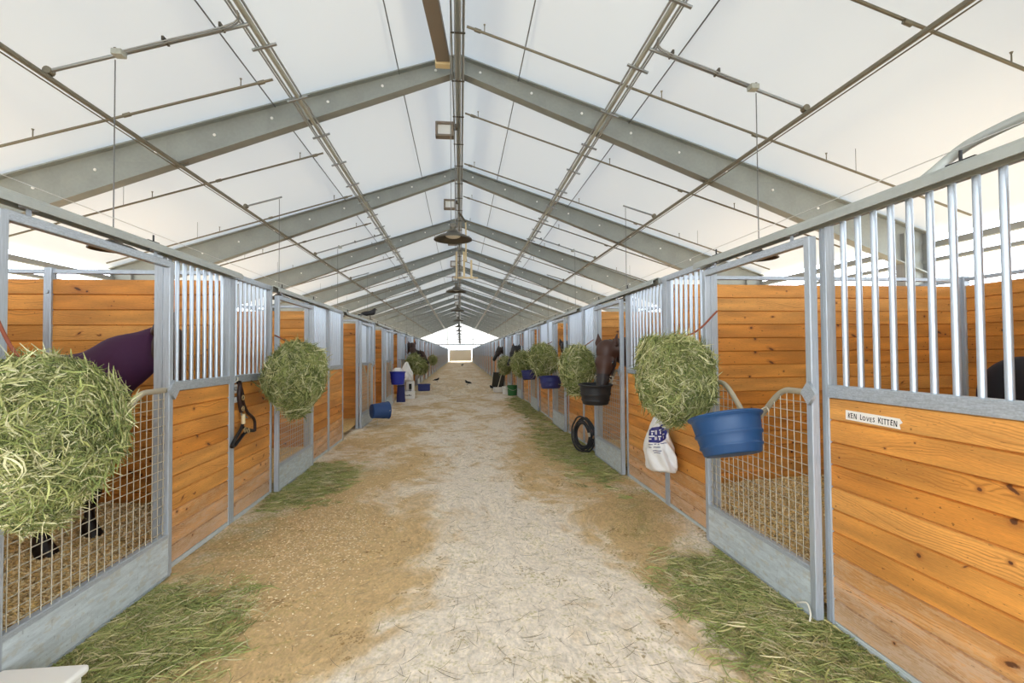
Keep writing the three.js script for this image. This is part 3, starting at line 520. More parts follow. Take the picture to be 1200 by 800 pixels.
scatter('spilled_hay', 'hay spilled along the wall by the green bucket', 'hay', floorTuft, M.hay, 700, within(1.68, 12.5, .45, 3.8), FLOORCOL, .9, 1.8, 65);
const WISP = [[.22, .17, .10], [.14, .10, .06], [.30, .24, .13], [.40, .33, .18]];
scatter('hay_wisps', 'dark loose wisps scattered over the pale sand', 'hay wisps', [wispG], M.hay, 2600, (R) => [clamp(.35 + gauss(R) * 1.9, -1.8, 1.8), 1.7 + 8 * R() * R()], WISP, .25, 1.1, 66);
const chipG = (() => { const g = new THREE.BoxGeometry(.014, .002, .007); return g; })(), CHIP = [[.80, .63, .36], [.70, .53, .29], [.86, .73, .48], [.58, .42, .21], [.42, .29, .14]];
const M_chip = std({ color: 0xffffff, roughness: .9 });
scatter('wood_chips', 'small wood chips strewn over the tan sand', 'wood chips', [chipG], M_chip, 3500, (R) => [clamp(-1.1 + gauss(R) * .85, -1.84, 1.8), 3.9 + gauss(R) * 2.2], CHIP.slice(0, 3), .4, 1.1, 67);
const bedY = (x, d) => { const b = Math.abs(x) - HW; return .05 + .10 * fbm(x * 1.9 + 9, d * 1.9, 281, 4) + .10 * sstep(3.2, 4.3, d) + .05 * sstep(0.3, 1.4, b) - .04 * sstep(.35, 0, b); };
const bedMat = std({ map: rep(chipTex, 1, 1), bumpMap: rep(chipTex, 1, 1), bumpScale: .01, roughness: .95 });
for (const s of [-1, 1]) {
  const who = s < 0 ? 'of the blanketed horse' : 'behind the big blue tub', a = s < 0 ? -HW - DEPTH + .05 : HW + .06, b = s < 0 ? -HW - .06 : HW + DEPTH - .05;
  const m = mk('shavings_bedding', sheet(a, b, SEAM0 - STALL + .06, SEAM0 - .045, 60, 60, bedY, (x, d) => [x * 1.6, d * 1.6]), bedMat); tag(m, `deep bed of wood shavings in the stall ${who}`, 'bedding', null, 'stuff');
  const R = mulberry(70 + s), l = []; for (let k = 0; k < 15000; k++) { const x = s * (HW + .09 + 2.5 * R() * (.3 + .7 * R())), d = SEAM0 - .06 - 2.9 * R(); l.push([W3(x, bedY(x, d) + .004, d), new THREE.Quaternion().setFromEuler(new THREE.Euler((R() - .5) * 1.6, R() * 6.28, (R() - .5) * 1.6)), .7 + 1.3 * R(), vary(CHIP[Math.floor(R() * 5)], .4, R)]); }
  instanced('loose_shavings', chipG, M_chip, l, m);
  for (let k = 0; k < 6; k++) { const e = SEAM0 + STALL * k; tag(mk('shavings_bedding', sheet(a, b, e + .03, e + STALL - .04, 14, 14, (x, d) => .05 + .05 * vnoise(x * 2, d * 2, 5), (x, d) => [x * 1.6, d * 1.6]), bedMat), `wood shavings bedding behind ${past(s, k)}`, 'bedding', null, 'stuff'); }
}
for (const [a, b] of [[W3(2.06, .86, 2.66), W3(2.05, .12, 2.52)], [W3(2.10, .78, 2.60), W3(2.12, .12, 2.50)]]) tag(mk('wood_lath', (() => { const g = rbox(-.012, .012, 0, a.distanceTo(b), -.003, .003, .001); g.applyQuaternion(new THREE.Quaternion().setFromUnitVectors(Y1, a.clone().sub(b).normalize())); g.translate(b.x, b.y, b.z); return g; })(), shared('lathm', () => std({ color: 0xe2c99a, roughness: .8 }))), a.y > .8 ? 'longer pale split lath leaning inside the door with the big blue tub' : 'shorter pale split lath leaning inside the door with the big blue tub', 'stick');
console.log('hay done');

// ------------------------------------------------------------------ tubs and buckets
function tubGeo(r, h) { const P = [[0, 0], [.72, 0], [.78, .03], [.82, .17], [.86, .19], [.865, .24], [.84, .26], [.88, .45], [.925, .48], [.93, .54], [.9, .56], [.94, .8], [.95, .88], [1.0, .9], [1.03, .94], [1.02, .99], [.98, 1.0], [.93, .96], [.91, .85], [.78, .08], [.7, .05], [0, .05]]; return new THREE.LatheGeometry(P.map(([a, b]) => new THREE.Vector2(a * r, b * h)), 40); }
function tub(x, y, d, r, h, mat, label, tiltD, tiltX, fill) { // y is the rim height; hung on the door by two hooks
  const s = Math.sign(x), t = thing('feed_tub', x, y - h, d, 0, label, 'feed tub');
  t.rotation.set(tiltD, 0, tiltX);
  const b = mk('tub', tubGeo(r, h), mat, t);
  for (const k of [-1, 1]) mk('hook', tube([V(s * r * .9, h * .97, k * r * .35), V(s * (r * .9 + .02), h + .012, k * r * .35), V(s * (HW - .085 - Math.abs(x)), h + .02, k * r * .36), V(s * (HW - .075 - Math.abs(x)), h - .005, k * r * .36)], .004, 14, 6), M.wire, t);
  mk('rim_ring', new THREE.TorusGeometry(r * 1.01, .008, 8, 40).rotateX(Math.PI / 2).translate(0, h * .96, 0), mat, t);
  if (fill) mk('feed', new THREE.CylinderGeometry(r * .85, r * .82, .02, 24).translate(0, h * .55, 0), shared('feedm', () => std({ color: 0x4c4436, roughness: .9 })), t);
  return t;
}
tub(1.60, 1.05, 2.71, .205, .235, M.blueTub, 'big tilted blue ribbed feed tub hung on the mesh door', -.32, .04, true);
tub(1.61, 1.045, 5.66, .195, .24, M.blackTub, 'black feed tub with the horse muzzle in it', .03, 0, true);
tub(1.61, 1.0, 8.52, .205, .22, M.navyTub, 'navy blue feed tub hung on the next mesh door past the black tub', -.12, 0);
tub(1.63, 1.0, 11.4, .185, .22, M.navyTub, 'small blue feed tub hung past the navy blue tub', -.1, 0);
tub(-1.61, .95, 12.9, .2, .34, M.royalTub, 'royal blue tub holding white cloth, hung above the floor', -.05, 0);
{ const g = new THREE.IcosahedronGeometry(.13, 3), p = g.attributes.position; for (let i = 0; i < p.count; i++) { const v = V(p.getX(i), p.getY(i), p.getZ(i)), k = .8 + .4 * fbm(v.x * 14 + 3, v.y * 14 + v.z * 9, 81, 3); p.setXYZ(i, v.x * k, v.y * k * .8, v.z * k * 1.2); } g.computeVertexNormals(); g.translate(-1.61, .95, -12.9); tag(mk('white_cloth', g, M.white), 'crumpled white cloth lying in the royal blue tub', 'cloth'); }
{ // bucket hung on its side
  const t = thing('blue_bucket', -1.58, .29, 9.9, 0, 'blue bucket hung on its side low on the open mesh door', 'bucket'); t.rotation.set(0, .5, 0);
  const g = new THREE.LatheGeometry([[0, 0], [.135, 0], [.14, .02], [.155, .2], [.163, .21], [.165, .32], [.175, .325], [.175, .345], [.163, .345], [.15, .2], [.13, .02], [0, .02]].map((a) => new THREE.Vector2(...a)), 32).rotateZ(-Math.PI / 2).translate(-.17, 0, 0);
  mk('pail', g, shared('pailm', () => phys({ color: 0x24477c, roughness: .5 })), t); mk('handle', tube([V(.14, 0, .17), V(.2, .08, .12), V(.21, .12, 0), V(.2, .08, -.12), V(.14, 0, -.17)], .005, 20, 6), M.wire, t);
  mk('drip_chain', rod(V(-.05, -.17, .02), V(-.05, -.28, .02), .006, 6), M.wire, t);
}
function pail(x, d, r, h, color, label, turn = 0) {
  const t = thing('pail', x, 0, d, turn, label, 'bucket'); const m = std({ color, roughness: .5 });
  mk('body', new THREE.LatheGeometry([[0, 0], [.85, 0], [.88, .05], [.95, .8], [1.02, .82], [1.03, .9], [1, .98], [1.03, 1], [.96, 1], [.85, .06], [0, .05]].map(([a, b]) => new THREE.Vector2(a * r, b * h)), 28), m, t);
  mk('handle', tube([V(r, h * .9, 0), V(r * .8, h * .7, r * .75), V(0, h * .55, r * 1.15), V(-r * .8, h * .7, r * .75), V(-r, h * .9, 0)], .005, 18, 6), M.wire, t);
}
pail(1.56, 16.5, .14, .27, 0xe8e6df, 'white pail standing beside the green bucket', .4);
pail(1.72, 16.0, .17, .34, 0x2f6a33, 'green bucket standing by the stall wall');
function sackBox(x, d, w, h, dp, label, name, marks) {
  const t = thing(name, x, 0, d, 0, label, name === 'blue_crate' ? 'crate' : 'sack');
  const g = rbox(-w / 2, w / 2, 0, h, -dp / 2, dp / 2, .03, 4), p = g.attributes.position; for (let i = 0; i < p.count; i++) { const yy = p.getY(i) / h; p.setX(i, p.getX(i) * (1 + .08 * Math.sin(yy * 3.14) + .03 * (fbm(p.getX(i) * 9, yy * 5 + x, 83, 2) - .5))); } g.computeVertexNormals();
  mk('bag', g, M.white, t); if (marks) mk('print', merge([box(-w * .12, w * .22, h * .5, h * .82, dp / 2 - .001, dp / 2 + .003), box(-w * .1, -w * .02, h * .18, h * .5, dp / 2 - .001, dp / 2 + .003), box(w * .06, w * .16, h * .22, h * .5, dp / 2 - .001, dp / 2 + .003)]), M.dark, t);
}
sackBox(-1.6, 15.95, .26, .54, .14, 'upright white paper sack with dark print standing by the wall', 'paper_sack', true);
{ const t = thing('white_tote', -1.6, 0, 15.5, 0, 'low white tote box with dark lettering before the paper sack', 'box'); mk('box', rbox(-.19, .19, 0, .21, -.13, .13, .02, 3), M.white, t); mk('lid_rim', rbox(-.2, .2, .2, .225, -.14, .14, .01), M.white, t);
  for (let k = 0; k < 5; k++) mk('print', shared('tp' + k, () => box(-.12 + k * .045, -.09 + k * .045, .1, .1 + [.05, .03, .03, .045, .03][k], .129, .1315)), M.dark, t); }
{ const t = thing('blue_crate', -1.36, 0, 18.7, .1, 'blue plastic crate on the sand by the hay nets', 'crate'), m = std({ color: 0x27337c, roughness: .5 });
  mk('walls', merge([rbox(-.22, .22, .02, .24, .14, .16, .008), rbox(-.22, .22, .02, .24, -.16, -.14, .008), rbox(-.22, -.2, .02, .24, -.16, .16, .008), rbox(.2, .22, .02, .24, -.16, .16, .008), rbox(-.21, .21, 0, .03, -.15, .15, .008)]), m, t); mk('rim', merge([rbox(-.24, .24, .23, .255, .14, .18, .008), rbox(-.24, .24, .23, .255, -.18, -.14, .008), rbox(-.24, -.2, .23, .255, -.18, .18, .008), rbox(.2, .24, .23, .255, -.18, .18, .008)]), m, t); }
{ const t = thing('blue_feed_sack', -1.72, 0, 14.5, .3, 'slim dark blue feed sack standing below the royal blue tub', 'sack'); const g = new THREE.CylinderGeometry(.085, .11, .5, 20, 8), p = g.attributes.position; for (let i = 0; i < p.count; i++) { const k = 1 + .2 * (fbm(p.getX(i) * 20 + 5, p.getY(i) * 6 + p.getZ(i) * 14, 84, 2) - .5); p.setXYZ(i, p.getX(i) * k * 1.2, p.getY(i), p.getZ(i) * k * .8); } g.computeVertexNormals(); g.translate(0, .25, 0); mk('bag', g, std({ color: 0x1e2560, roughness: .6 }), t); mk('tie', new THREE.TorusGeometry(.085, .012, 6, 18).rotateX(Math.PI / 2).scale(1.2, 1, .8).translate(0, .47, 0), M.dark, t); }
{ const t = thing('rubber_mat', 1.5, 0, 19.6, 0, 'dark rubber mat leaning against the stall wall past the pails', 'mat'); const g = rbox(-.3, .3, 0, .62, -.012, .012, .01); g.rotateX(-.2).rotateY(-.75); mk('mat', g, std({ color: 0x2e2a20, roughness: .9 }), t); mk('edge_strip', rbox(-.3, .3, .59, .63, -.016, .016, .01).rotateX(-.2).rotateY(-.75), M.dark, t);
  tag(mk('broom_stick', rod(W3(1.42, .02, 18.6), W3(1.72, 1.0, 18.9), .014, 8), shared('bst', () => std({ color: 0xd8cdb4, roughness: .7 }))), 'pale broom stick leaning by the rubber mat', 'stick'); }
{ const t = thing('white_tray', 1.42, 0, 17.6, .1, 'low white tray on the sand beside the white pail', 'tray'); mk('walls', merge([rbox(-.2, .2, 0, .16, .15, .17, .006), rbox(-.2, .2, 0, .16, -.17, -.15, .006), rbox(-.2, -.18, 0, .16, -.17, .17, .006), rbox(.18, .2, 0, .16, -.17, .17, .006)]), M.white, t); mk('bottom', rbox(-.19, .19, 0, .02, -.16, .16, .006), M.white, t); }
{ const t = thing('white_storage_box', -1.68, 0, 1.93, 0, 'white plastic box on the floor under the big hay net', 'box'); mk('box', rbox(-.15, .15, 0, .13, -.27, .25, .02, 3), M.white, t); mk('lid', rbox(-.165, .165, .12, .155, -.285, .265, .015, 3), M.white, t); }

// ------------------------------------------------------------------ plastic bags
function plasticBag(x, y, d, w, h, dp, seed, mat) { // gathered at the top, bulging below; front faces local +z
  const nu = 56, nv = 36, p = [], uv = [], ix = [];
  for (let j = 0; j <= nv; j++) { const t = j / nv, prof = Math.min(1, .12 + 1.25 * Math.pow(t, .75)) * (t > .93 ? Math.sqrt(Math.max(0, 1 - ((t - .93) / .07) ** 2)) * .9 + .1 * (1 - (t - .93) / .07) : 1);
    for (let i = 0; i <= nu; i++) { const a = i / nu * 6.28318, ca = Math.cos(a), sa = Math.sin(a), fold = 1 + .12 * Math.sin(a * 7 + seed + t * 2) * (1 - t * .6) + .12 * Math.abs(Math.sin(a * 3 + t * 9 + seed)) + .42 * (fbm(ca * 2.2 + seed, sa * 2.2 + t * 4, 85, 4) - .5); const skew = .05 * Math.sin(t * 5 + seed);
      p.push(w / 2 * prof * ca * fold + skew * w, -t * h + .03 * h * Math.sin(a * 2 + 1) * t, dp / 2 * prof * sa * fold); uv.push(.5 + .5 * Math.cos(a + .7) * prof, 1 - t); } }
  for (let j = 0; j < nv; j++) for (let i = 0; i < nu; i++) { const a = j * (nu + 1) + i; ix.push(a, a + 1, a + nu + 1, a + 1, a + nu + 2, a + nu + 1); }
  const g = new THREE.BufferGeometry(); g.setAttribute('position', new THREE.Float32BufferAttribute(p, 3)); g.setAttribute('uv', new THREE.Float32BufferAttribute(uv, 2)); g.setIndex(ix); g.computeVertexNormals(); return g;
}
{
  const cv = document.createElement('canvas'); cv.width = cv.height = 512; const c = cv.getContext('2d'); c.fillStyle = '#f4f2ef'; c.fillRect(0, 0, 512, 512);
  c.save(); c.translate(256, 190); c.rotate(-.08); c.scale(1.3, 1.15); c.fillStyle = '#2b2a7c'; // dark blue flag mark with white strokes, two rows
  c.beginPath(); c.moveTo(-110, -40); c.lineTo(-60, -66); c.lineTo(40, -74); c.lineTo(104, -96); c.lineTo(122, 22); c.lineTo(20, 50); c.lineTo(-120, 40); c.closePath(); c.fill();
  c.fillStyle = '#f4f2ef'; for (const [x, y, w, h] of [[-66, -42, 34, 9], [-62, -28, 12, 18], [-20, -46, 12, 34], [-4, -46, 10, 34], [30, -52, 34, 9], [40, -40, 12, 22], [76, -66, 24, 9], [-92, -6, 60, 10], [-28, 2, 14, 26], [-6, 2, 12, 26], [20, -4, 36, 9], [30, 8, 12, 20], [70, -14, 34, 9], [76, 0, 10, 18], [-104, 14, 40, 9]]) c.fillRect(x, y, w, h);
  c.fillStyle = '#3a3a70'; for (const [x, y, w] of [[-116, 56, 60], [-40, 54, 34], [10, 58, 20], [44, 50, 70], [-110, 76, 40], [-50, 76, 90], [-60, 100, 110], [-50, 114, 84]]) c.fillRect(x, y, w, 5); c.restore();
  const tx = new THREE.CanvasTexture(cv); tx.colorSpace = THREE.SRGBColorSpace;
  const t = thing('plastic_bag', HW - .14, .865, 4.2, -Math.PI / 2, 'white plastic bag with dark blue print hung on the stall boards', 'bag');
  const g = plasticBag(0, 0, 0, .42, .50, .2, 3, null); mk('bag', g, phys({ map: tx, roughness: .42, transmission: .12, thickness: 0 }), t); mk('string', tube([V(.03, -.02, 0), V(.04, .03, -.03), V(.03, .02, -.09)], .004, 10, 5), M.rope, t);
  const t2 = thing('plastic_bag', -HW + .26, 1.16, 15.4, Math.PI / 2, 'plain white bag hung on the stall front past the royal blue tub', 'bag'); mk('bag', plasticBag(0, 0, 0, .5, .6, .34, 8, null), M.white, t2); mk('string', tube([V(0, -.02, 0), V(.02, .06, -.1), V(0, .06, -.255)], .005, 10, 5), M.rope, t2);
}
// ------------------------------------------------------------------ tape sign, number tags, halter, hose, twine
{
  const cv = document.createElement('canvas'); cv.width = 1024; cv.height = 160; const c = cv.getContext('2d'); c.fillStyle = '#efe9e2'; c.fillRect(0, 0, 1024, 160); c.fillStyle = '#15120f'; c.textBaseline = 'alphabetic';
  const R = mulberry(5); let x = 40; c.font = 'bold 126px sans-serif'; for (const w of ['KEN', 'LOVES', 'KITTEN']) { for (const ch of w) { const k = w === 'LOVES' && ch !== 'L' ? .78 : 1; c.save(); c.translate(x, 126 + (R() - .5) * 10); c.rotate((R() - .5) * .14 + .02); c.scale(.74 * (.95 + .1 * R()), k); c.fillText(ch, 0, 0); x += c.measureText(ch).width * .74 + 3; c.restore(); } x += 48; }
  const tx = new THREE.CanvasTexture(cv); tx.colorSpace = THREE.SRGBColorSpace; tx.repeat.set(1024 / (x + 30), 1); // paint only as far as the writing goes
  const s = new THREE.Shape([[0, 0], [.302, 0], [.296, .02], [.312, .03], [.298, .046], [0, .046]].map((a) => new THREE.Vector2(...a))), g = new THREE.ExtrudeGeometry(s, { depth: .0012, bevelEnabled: false });
  const uvA = g.attributes.uv, pA = g.attributes.position; for (let i = 0; i < uvA.count; i++) uvA.setXY(i, pA.getX(i) / .312, pA.getY(i) / .046); tx.repeat.set((x + 30) / 1024, 1);
  const m = mk('tape_sign', g, std({ map: tx, roughness: .6 })); m.position.set(HW - .0015, 1.082, -2.232); m.rotation.set(0, -Math.PI / 2, 0); m.rotateZ(-.012); tag(m, 'strip of white tape reading KEN LOVES KITTEN in black handwriting', 'sign');
}
{
  const cv = document.createElement('canvas'); cv.width = 96; cv.height = 128; const c = cv.getContext('2d'); c.fillStyle = '#efece6'; c.fillRect(0, 0, 96, 128); c.fillStyle = '#0d0d0d'; c.font = 'bold 84px sans-serif'; c.textAlign = 'center'; c.fillText('43', 48, 94);
  const tx = new THREE.CanvasTexture(cv); tx.colorSpace = THREE.SRGBColorSpace;
  const g = new THREE.PlaneGeometry(.068, .074).translate(0, 0, .0012), b = rbox(-.034, .034, -.037, .037, -.001, .001, .0008);
  const t = thing('number_tag', -HW + .0035, 1.13, 4.418, Math.PI / 2, 'white stall number tag beside the leather halter', 'tag'); mk('plate', b, M.white, t); mk('number', g, std({ map: tx, roughness: .5 }), t);
  const n = mk('card_tag', rbox(-.034, .034, -.024, .024, -.001, .001, .0008), M.white); n.position.set(-HW + .0035, 1.035, -4.418); n.rotation.y = Math.PI / 2; tag(n, 'small blank white card under the stall number tag', 'tag');
}
{
  const P = (y, d, o = 0) => V(d - 4.4, y - 1.17, .034 + o); // x along the wall
  const t = thing('leather_halter', -HW, 1.17, 4.4, Math.PI / 2, 'dark leather halter hung on the orange stall boards', 'halter');
  const strap = (pts, w = .013, m = shared('leather', () => std({ color: 0x2a1712, roughness: .55 }))) => mk('strap', tube(pts, w, 30, 8), m, t);
  strap([P(1.19, 4.40), P(1.165, 4.42, .006), P(1.082, 4.407, .004), P(.98, 4.44), P(.926, 4.465)], .018); strap([P(1.19, 4.405, .012), P(1.165, 4.44), P(1.09, 4.473, .004), P(1.01, 4.498), P(.913, 4.578), P(.815, 4.735), P(.715, 4.746)], .013);
  strap([P(.82, 4.49), P(.78, 4.455), P(.66, 4.285), P(.655, 4.33), P(.738, 4.56), P(.722, 4.73)], .014, M.dark); strap([P(.79, 4.49), P(.765, 4.56), P(.72, 4.73)], .012, M.dark); strap([P(.94, 4.455), P(.9, 4.47), P(.895, 4.5), P(.86, 4.58)], .008, shared('pale', () => std({ color: 0x8f8b84, metalness: .5, roughness: .4 })));
  mk('cheek_roll', rod(P(.905, 4.485, .006), P(.82, 4.488, .006), .017, 10), M.beige, t); const brass = shared('brass', () => std({ color: 0xc9b58a, metalness: .8, roughness: .35 }));
  for (const [y, d] of [[1.05, 4.46], [.955, 4.458], [.765, 4.5], [.745, 4.57]]) mk('buckle', shared('bk', () => new THREE.TorusGeometry(.02, .0045, 6, 16)), brass, t).position.copy(P(y, d, .016));
  mk('hook', tube([V(.0, .02, .012), V(0, .035, .03), V(0, .06, .03)], .005, 10, 6), M.wire, t);
}
{
  const R = mulberry(9), pts = []; for (let k = 0; k <= 6 * 18; k++) { const a = k / 18 * 6.283, n = Math.floor(k / 18), r = .195 + .045 * Math.sin(n * 2.4) + .012 * R(); pts.push(V(r * .92 * Math.cos(a) + .02 * Math.sin(n * 1.7), .245 + (r * 1.02) * Math.sin(a) - (n % 3) * .006 + .0, .030 + n * .016 + .006 * Math.sin(a * 2))); }
  const lo = Math.min(...pts.map((p) => p.y)); for (const p of pts) p.y += .018 - lo;
  const t = thing('garden_hose', HW - .12, .0, 6.8, -Math.PI / 2 + .45, 'coiled black hose leaning against the stall boards', 'hose'); mk('hose', tube(pts, .013, 420, 7), shared('hosem', () => std({ color: 0x2a2a2c, roughness: .42 })), t); mk('fitting', rod(pts[pts.length - 1], pts[pts.length - 1].clone().add(V(.0, .05, .012)), .016, 8), M.wire, t);
}
tag(mk('twine_knot', tube([W3(HW - .09, .05, 2.50), W3(HW - .10, .075, 2.46), W3(HW - .09, .09, 2.42), W3(HW - .10, .06, 2.38), W3(HW - .12, .03, 2.36)], .005, 24, 6), shared('twm', () => std({ color: 0xd9d3c2, roughness: .8 }))), 'pale twine tied at the foot of the mesh door behind the big blue tub', 'twine');
console.log('props done');

// ------------------------------------------------------------------ animals: smooth blends of tapered bones, meshed with surface nets
function blob(bones, cell, k, clip, grow = 0) {
  const lo = V(1e9, 1e9, 1e9), hi = V(-1e9, -1e9, -1e9);
  for (const [a, ra, b, rb] of bones) for (const [p, r] of [[a, ra], [b, rb]]) { lo.min(V(p[0] - r - .08 - grow, p[1] - r - .08 - grow, p[2] - r - .08 - grow)); hi.max(V(p[0] + r + .08 + grow, p[1] + r + .08 + grow, p[2] + r + .08 + grow)); }
  const n = [0, 1, 2].map((i) => Math.ceil((hi.getComponent(i) - lo.getComponent(i)) / cell) + 2), [nx, ny, nz] = n, F = new Float32Array(nx * ny * nz).fill(1e3);
  const B = bones.map(([a, ra, b, rb]) => ({ a, ra, d: [b[0] - a[0], b[1] - a[1], b[2] - a[2]], rd: rb - ra, l2: (b[0] - a[0]) ** 2 + (b[1] - a[1]) ** 2 + (b[2] - a[2]) ** 2 || 1e-9 }));
  const field = (x, y, z) => { let f = 1e3; for (const q of B) { const px = x - q.a[0], py = y - q.a[1], pz = z - q.a[2], t = clamp((px * q.d[0] + py * q.d[1] + pz * q.d[2]) / q.l2), dx = px - q.d[0] * t, dy = py - q.d[1] * t, dz = pz - q.d[2] * t, e = Math.sqrt(dx * dx + dy * dy + dz * dz) - q.ra - q.rd * t - grow; if (f - e > k) f = e; else if (e - f < k) { const h = Math.max(0, k - Math.abs(f - e)) / k; f = Math.min(f, e) - h * h * k / 4; } } return clip ? Math.max(f, clip(x, y, z)) : f; };
  for (let z = 0; z < nz; z++) for (let y = 0; y < ny; y++) for (let x = 0; x < nx; x++) F[(z * ny + y) * nx + x] = field(lo.x + x * cell, lo.y + y * cell, lo.z + z * cell);
  const id = new Int32Array(nx * ny * nz).fill(-1), P = [], I = [], at = (x, y, z) => (z * ny + y) * nx + x;
  for (let z = 0; z < nz - 1; z++) for (let y = 0; y < ny - 1; y++) for (let x = 0; x < nx - 1; x++) {
    let m = 0, sx = 0, sy = 0, sz = 0, c = 0; const v = []; for (let q = 0; q < 8; q++) { v[q] = F[at(x + (q & 1), y + (q >> 1 & 1), z + (q >> 2))]; if (v[q] < 0) m |= 1 << q; }
    if (m === 0 || m === 255) continue;
    for (let q = 0; q < 8; q++) for (const b of [1, 2, 4]) if (!(q & b) && (v[q] < 0) !== (v[q | b] < 0)) { const t = v[q] / (v[q] - v[q | b]); sx += (q & 1) + (b === 1 ? t : 0); sy += (q >> 1 & 1) + (b === 2 ? t : 0); sz += (q >> 2) + (b === 4 ? t : 0); c++; }
    id[at(x, y, z)] = P.length / 3; P.push(lo.x + (x + sx / c) * cell, lo.y + (y + sy / c) * cell, lo.z + (z + sz / c) * cell);
  }
  for (let z = 1; z < nz - 1; z++) for (let y = 1; y < ny - 1; y++) for (let x = 1; x < nx - 1; x++) {
    const f0 = F[at(x, y, z)] < 0, quad = (a, b, c, d, flip) => { if (Math.min(a, b, c, d) < 0) return; flip ? I.push(a, c, b, a, d, c) : I.push(a, b, c, a, c, d); };
    if (f0 !== F[at(x + 1, y, z)] < 0) quad(id[at(x, y - 1, z - 1)], id[at(x, y, z - 1)], id[at(x, y, z)], id[at(x, y - 1, z)], !f0);
    if (f0 !== F[at(x, y + 1, z)] < 0) quad(id[at(x - 1, y, z - 1)], id[at(x - 1, y, z)], id[at(x, y, z)], id[at(x, y, z - 1)], !f0);
    if (f0 !== F[at(x, y, z + 1)] < 0) quad(id[at(x - 1, y - 1, z)], id[at(x, y - 1, z)], id[at(x, y, z)], id[at(x - 1, y, z)], !f0);
  }
  const g = new THREE.BufferGeometry(); g.setAttribute('position', new THREE.Float32BufferAttribute(P, 3)); g.setIndex(I); g.computeVertexNormals(); return g;
}
function paint(g, fn) { const p = g.attributes.position, c = new Float32Array(p.count * 3); for (let i = 0; i < p.count; i++) c.set(fn(p.getX(i), p.getY(i), p.getZ(i)), i * 3); g.setAttribute('color', new THREE.BufferAttribute(c, 3)); return g; }
const M_coat = phys({ vertexColors: true, roughness: .5 }), M_hair = std({ color: 0x0f0b09, roughness: .7 }), M_eye = phys({ color: 0x070504, roughness: .15, clearcoat: 1 });
function horse(x, d, turn, sc, o, label) { // faces local +x
  const t = thing('horse', x, o.y ?? 0, d, turn, label, 'horse'); t.scale.setScalar(sc);
  const nb = [.56, 1.27, 0], poll = o.poll, muz = o.muzzle, mid = o.mid ?? [lerp(nb[0], poll[0], .5), lerp(nb[1], poll[1], .5) + .04, lerp(nb[2], poll[2], .5)];
  const torso = [[[-.72, 1.27, 0], .25, [-.35, 1.24, 0], .27], [[-.35, 1.22, 0], .28, [.1, 1.16, 0], .31], [[.1, 1.16, 0], .31, [.45, 1.14, 0], .27], [[.05, 1.33, 0], .14, [.38, 1.38, 0], .13], [[.45, 1.1, 0], .26, [.6, 1.1, 0], .19], [[-.75, 1.22, .09], .2, [-.7, 1.1, .12], .2], [[-.75, 1.22, -.09], .2, [-.7, 1.1, -.12], .2]];
  const legs = []; for (const s of [-1, 1]) { const f = s * .15, a = s > 0 ? o.step ?? 0 : 0; legs.push([[.48, 1.0, f], .13, [.44, .84, f], .09], [[.44, .84, f], .085, [.48 + a, .47, f], .052], [[.48 + a, .47, f], .05, [.47 + a, .42, f], .048], [[.47 + a, .42, f], .038, [.47 + a, .15, f], .034], [[.47 + a, .15, f], .042, [.52 + a, .06, f], .042], [[.52 + a, .06, f], .05, [.54 + a, .03, f], .058]);
    legs.push([[-.72, 1.12, f * .9], .19, [-.56, .84, f], .12], [[-.56, .84, f], .11, [-.8, .54, f], .062], [[-.8, .54, f], .058, [-.78, .46, f], .05], [[-.78, .46, f], .04, [-.74, .15, f], .036], [[-.74, .15, f], .043, [-.69, .06, f], .042], [[-.69, .06, f], .05, [-.67, .03, f], .058]); }
  const neck = [[[.45, 1.16, 0], .22, mid, .155], [mid, .155, poll, .105], [[.38, 1.36, 0], .12, mid, .12]];
  const hd = V(muz[0] - poll[0], muz[1] - poll[1], muz[2] - poll[2]), L = hd.length(), u = hd.clone().normalize(), face = V(...(o.face ?? [1, 0, 0])), back = face.clone().negate().addScaledVector(u, face.dot(u)).normalize(), sd = new THREE.Vector3().crossVectors(u, back).normalize(), hp = (a, b = 0, c = 0) => { const v = V(...poll).addScaledVector(u, a * L).addScaledVector(back, b * L).addScaledVector(sd, c * L); return [v.x, v.y, v.z]; };
  const head = [[poll, .095, hp(.3), .1], [hp(.25, .03), .105, hp(.42, .1), .085], [hp(.3), .095, hp(.72), .066], [hp(.72), .066, hp(.93), .068], [hp(.9, .05), .055, hp(.98, .05), .045], [hp(.2, .22), .08, hp(.42, .12), .07]];
  for (const s of [-1, 1]) head.push([hp(.28, -.03, s * .11), .035, hp(.34, -.03, s * .12), .03], [hp(.9, -.03, s * .06), .028, hp(.94, -.03, s * .06), .02]);
  const ears = []; for (const s of [-1, 1]) ears.push([hp(.0, -.0, s * .12), .034, hp(-.15, -.0, s * .19), .038], [hp(-.15, -.0, s * .19), .038, hp(-.36, -.05, s * .22), .007]);
  const [c0, c1] = o.coat; const shade = (x, y, z) => { const n = .85 + .3 * fbm(x * 5 + 7, y * 5 + z * 3, 87, 3), h = V(x - poll[0], y - poll[1], z - poll[2]).dot(u) / L, inHead = V(x, y, z).distanceTo(V(...hp(.85))) < .17, leg = y < .5; const c = leg || inHead ? c1 : c0; return c.map((q) => q * n); };
  let g = blob([...torso, ...legs, ...neck, [poll, .095, hp(.3), .09]], o.cell ?? .028, .09); const h2 = blob([...head, ...ears, [mid, .1, poll, .095]], o.headCell ?? .016, .035);
  g = mergeGeometries([g, h2]); mk('body', paint(g, shade), M_coat, t);
  for (const s of [-1, 1]) { const e = mk('eye', shared('eyeg', () => new THREE.SphereGeometry(.022, 12, 8)), M_eye, t); e.position.set(...hp(.3, -.05, s * .185)); }
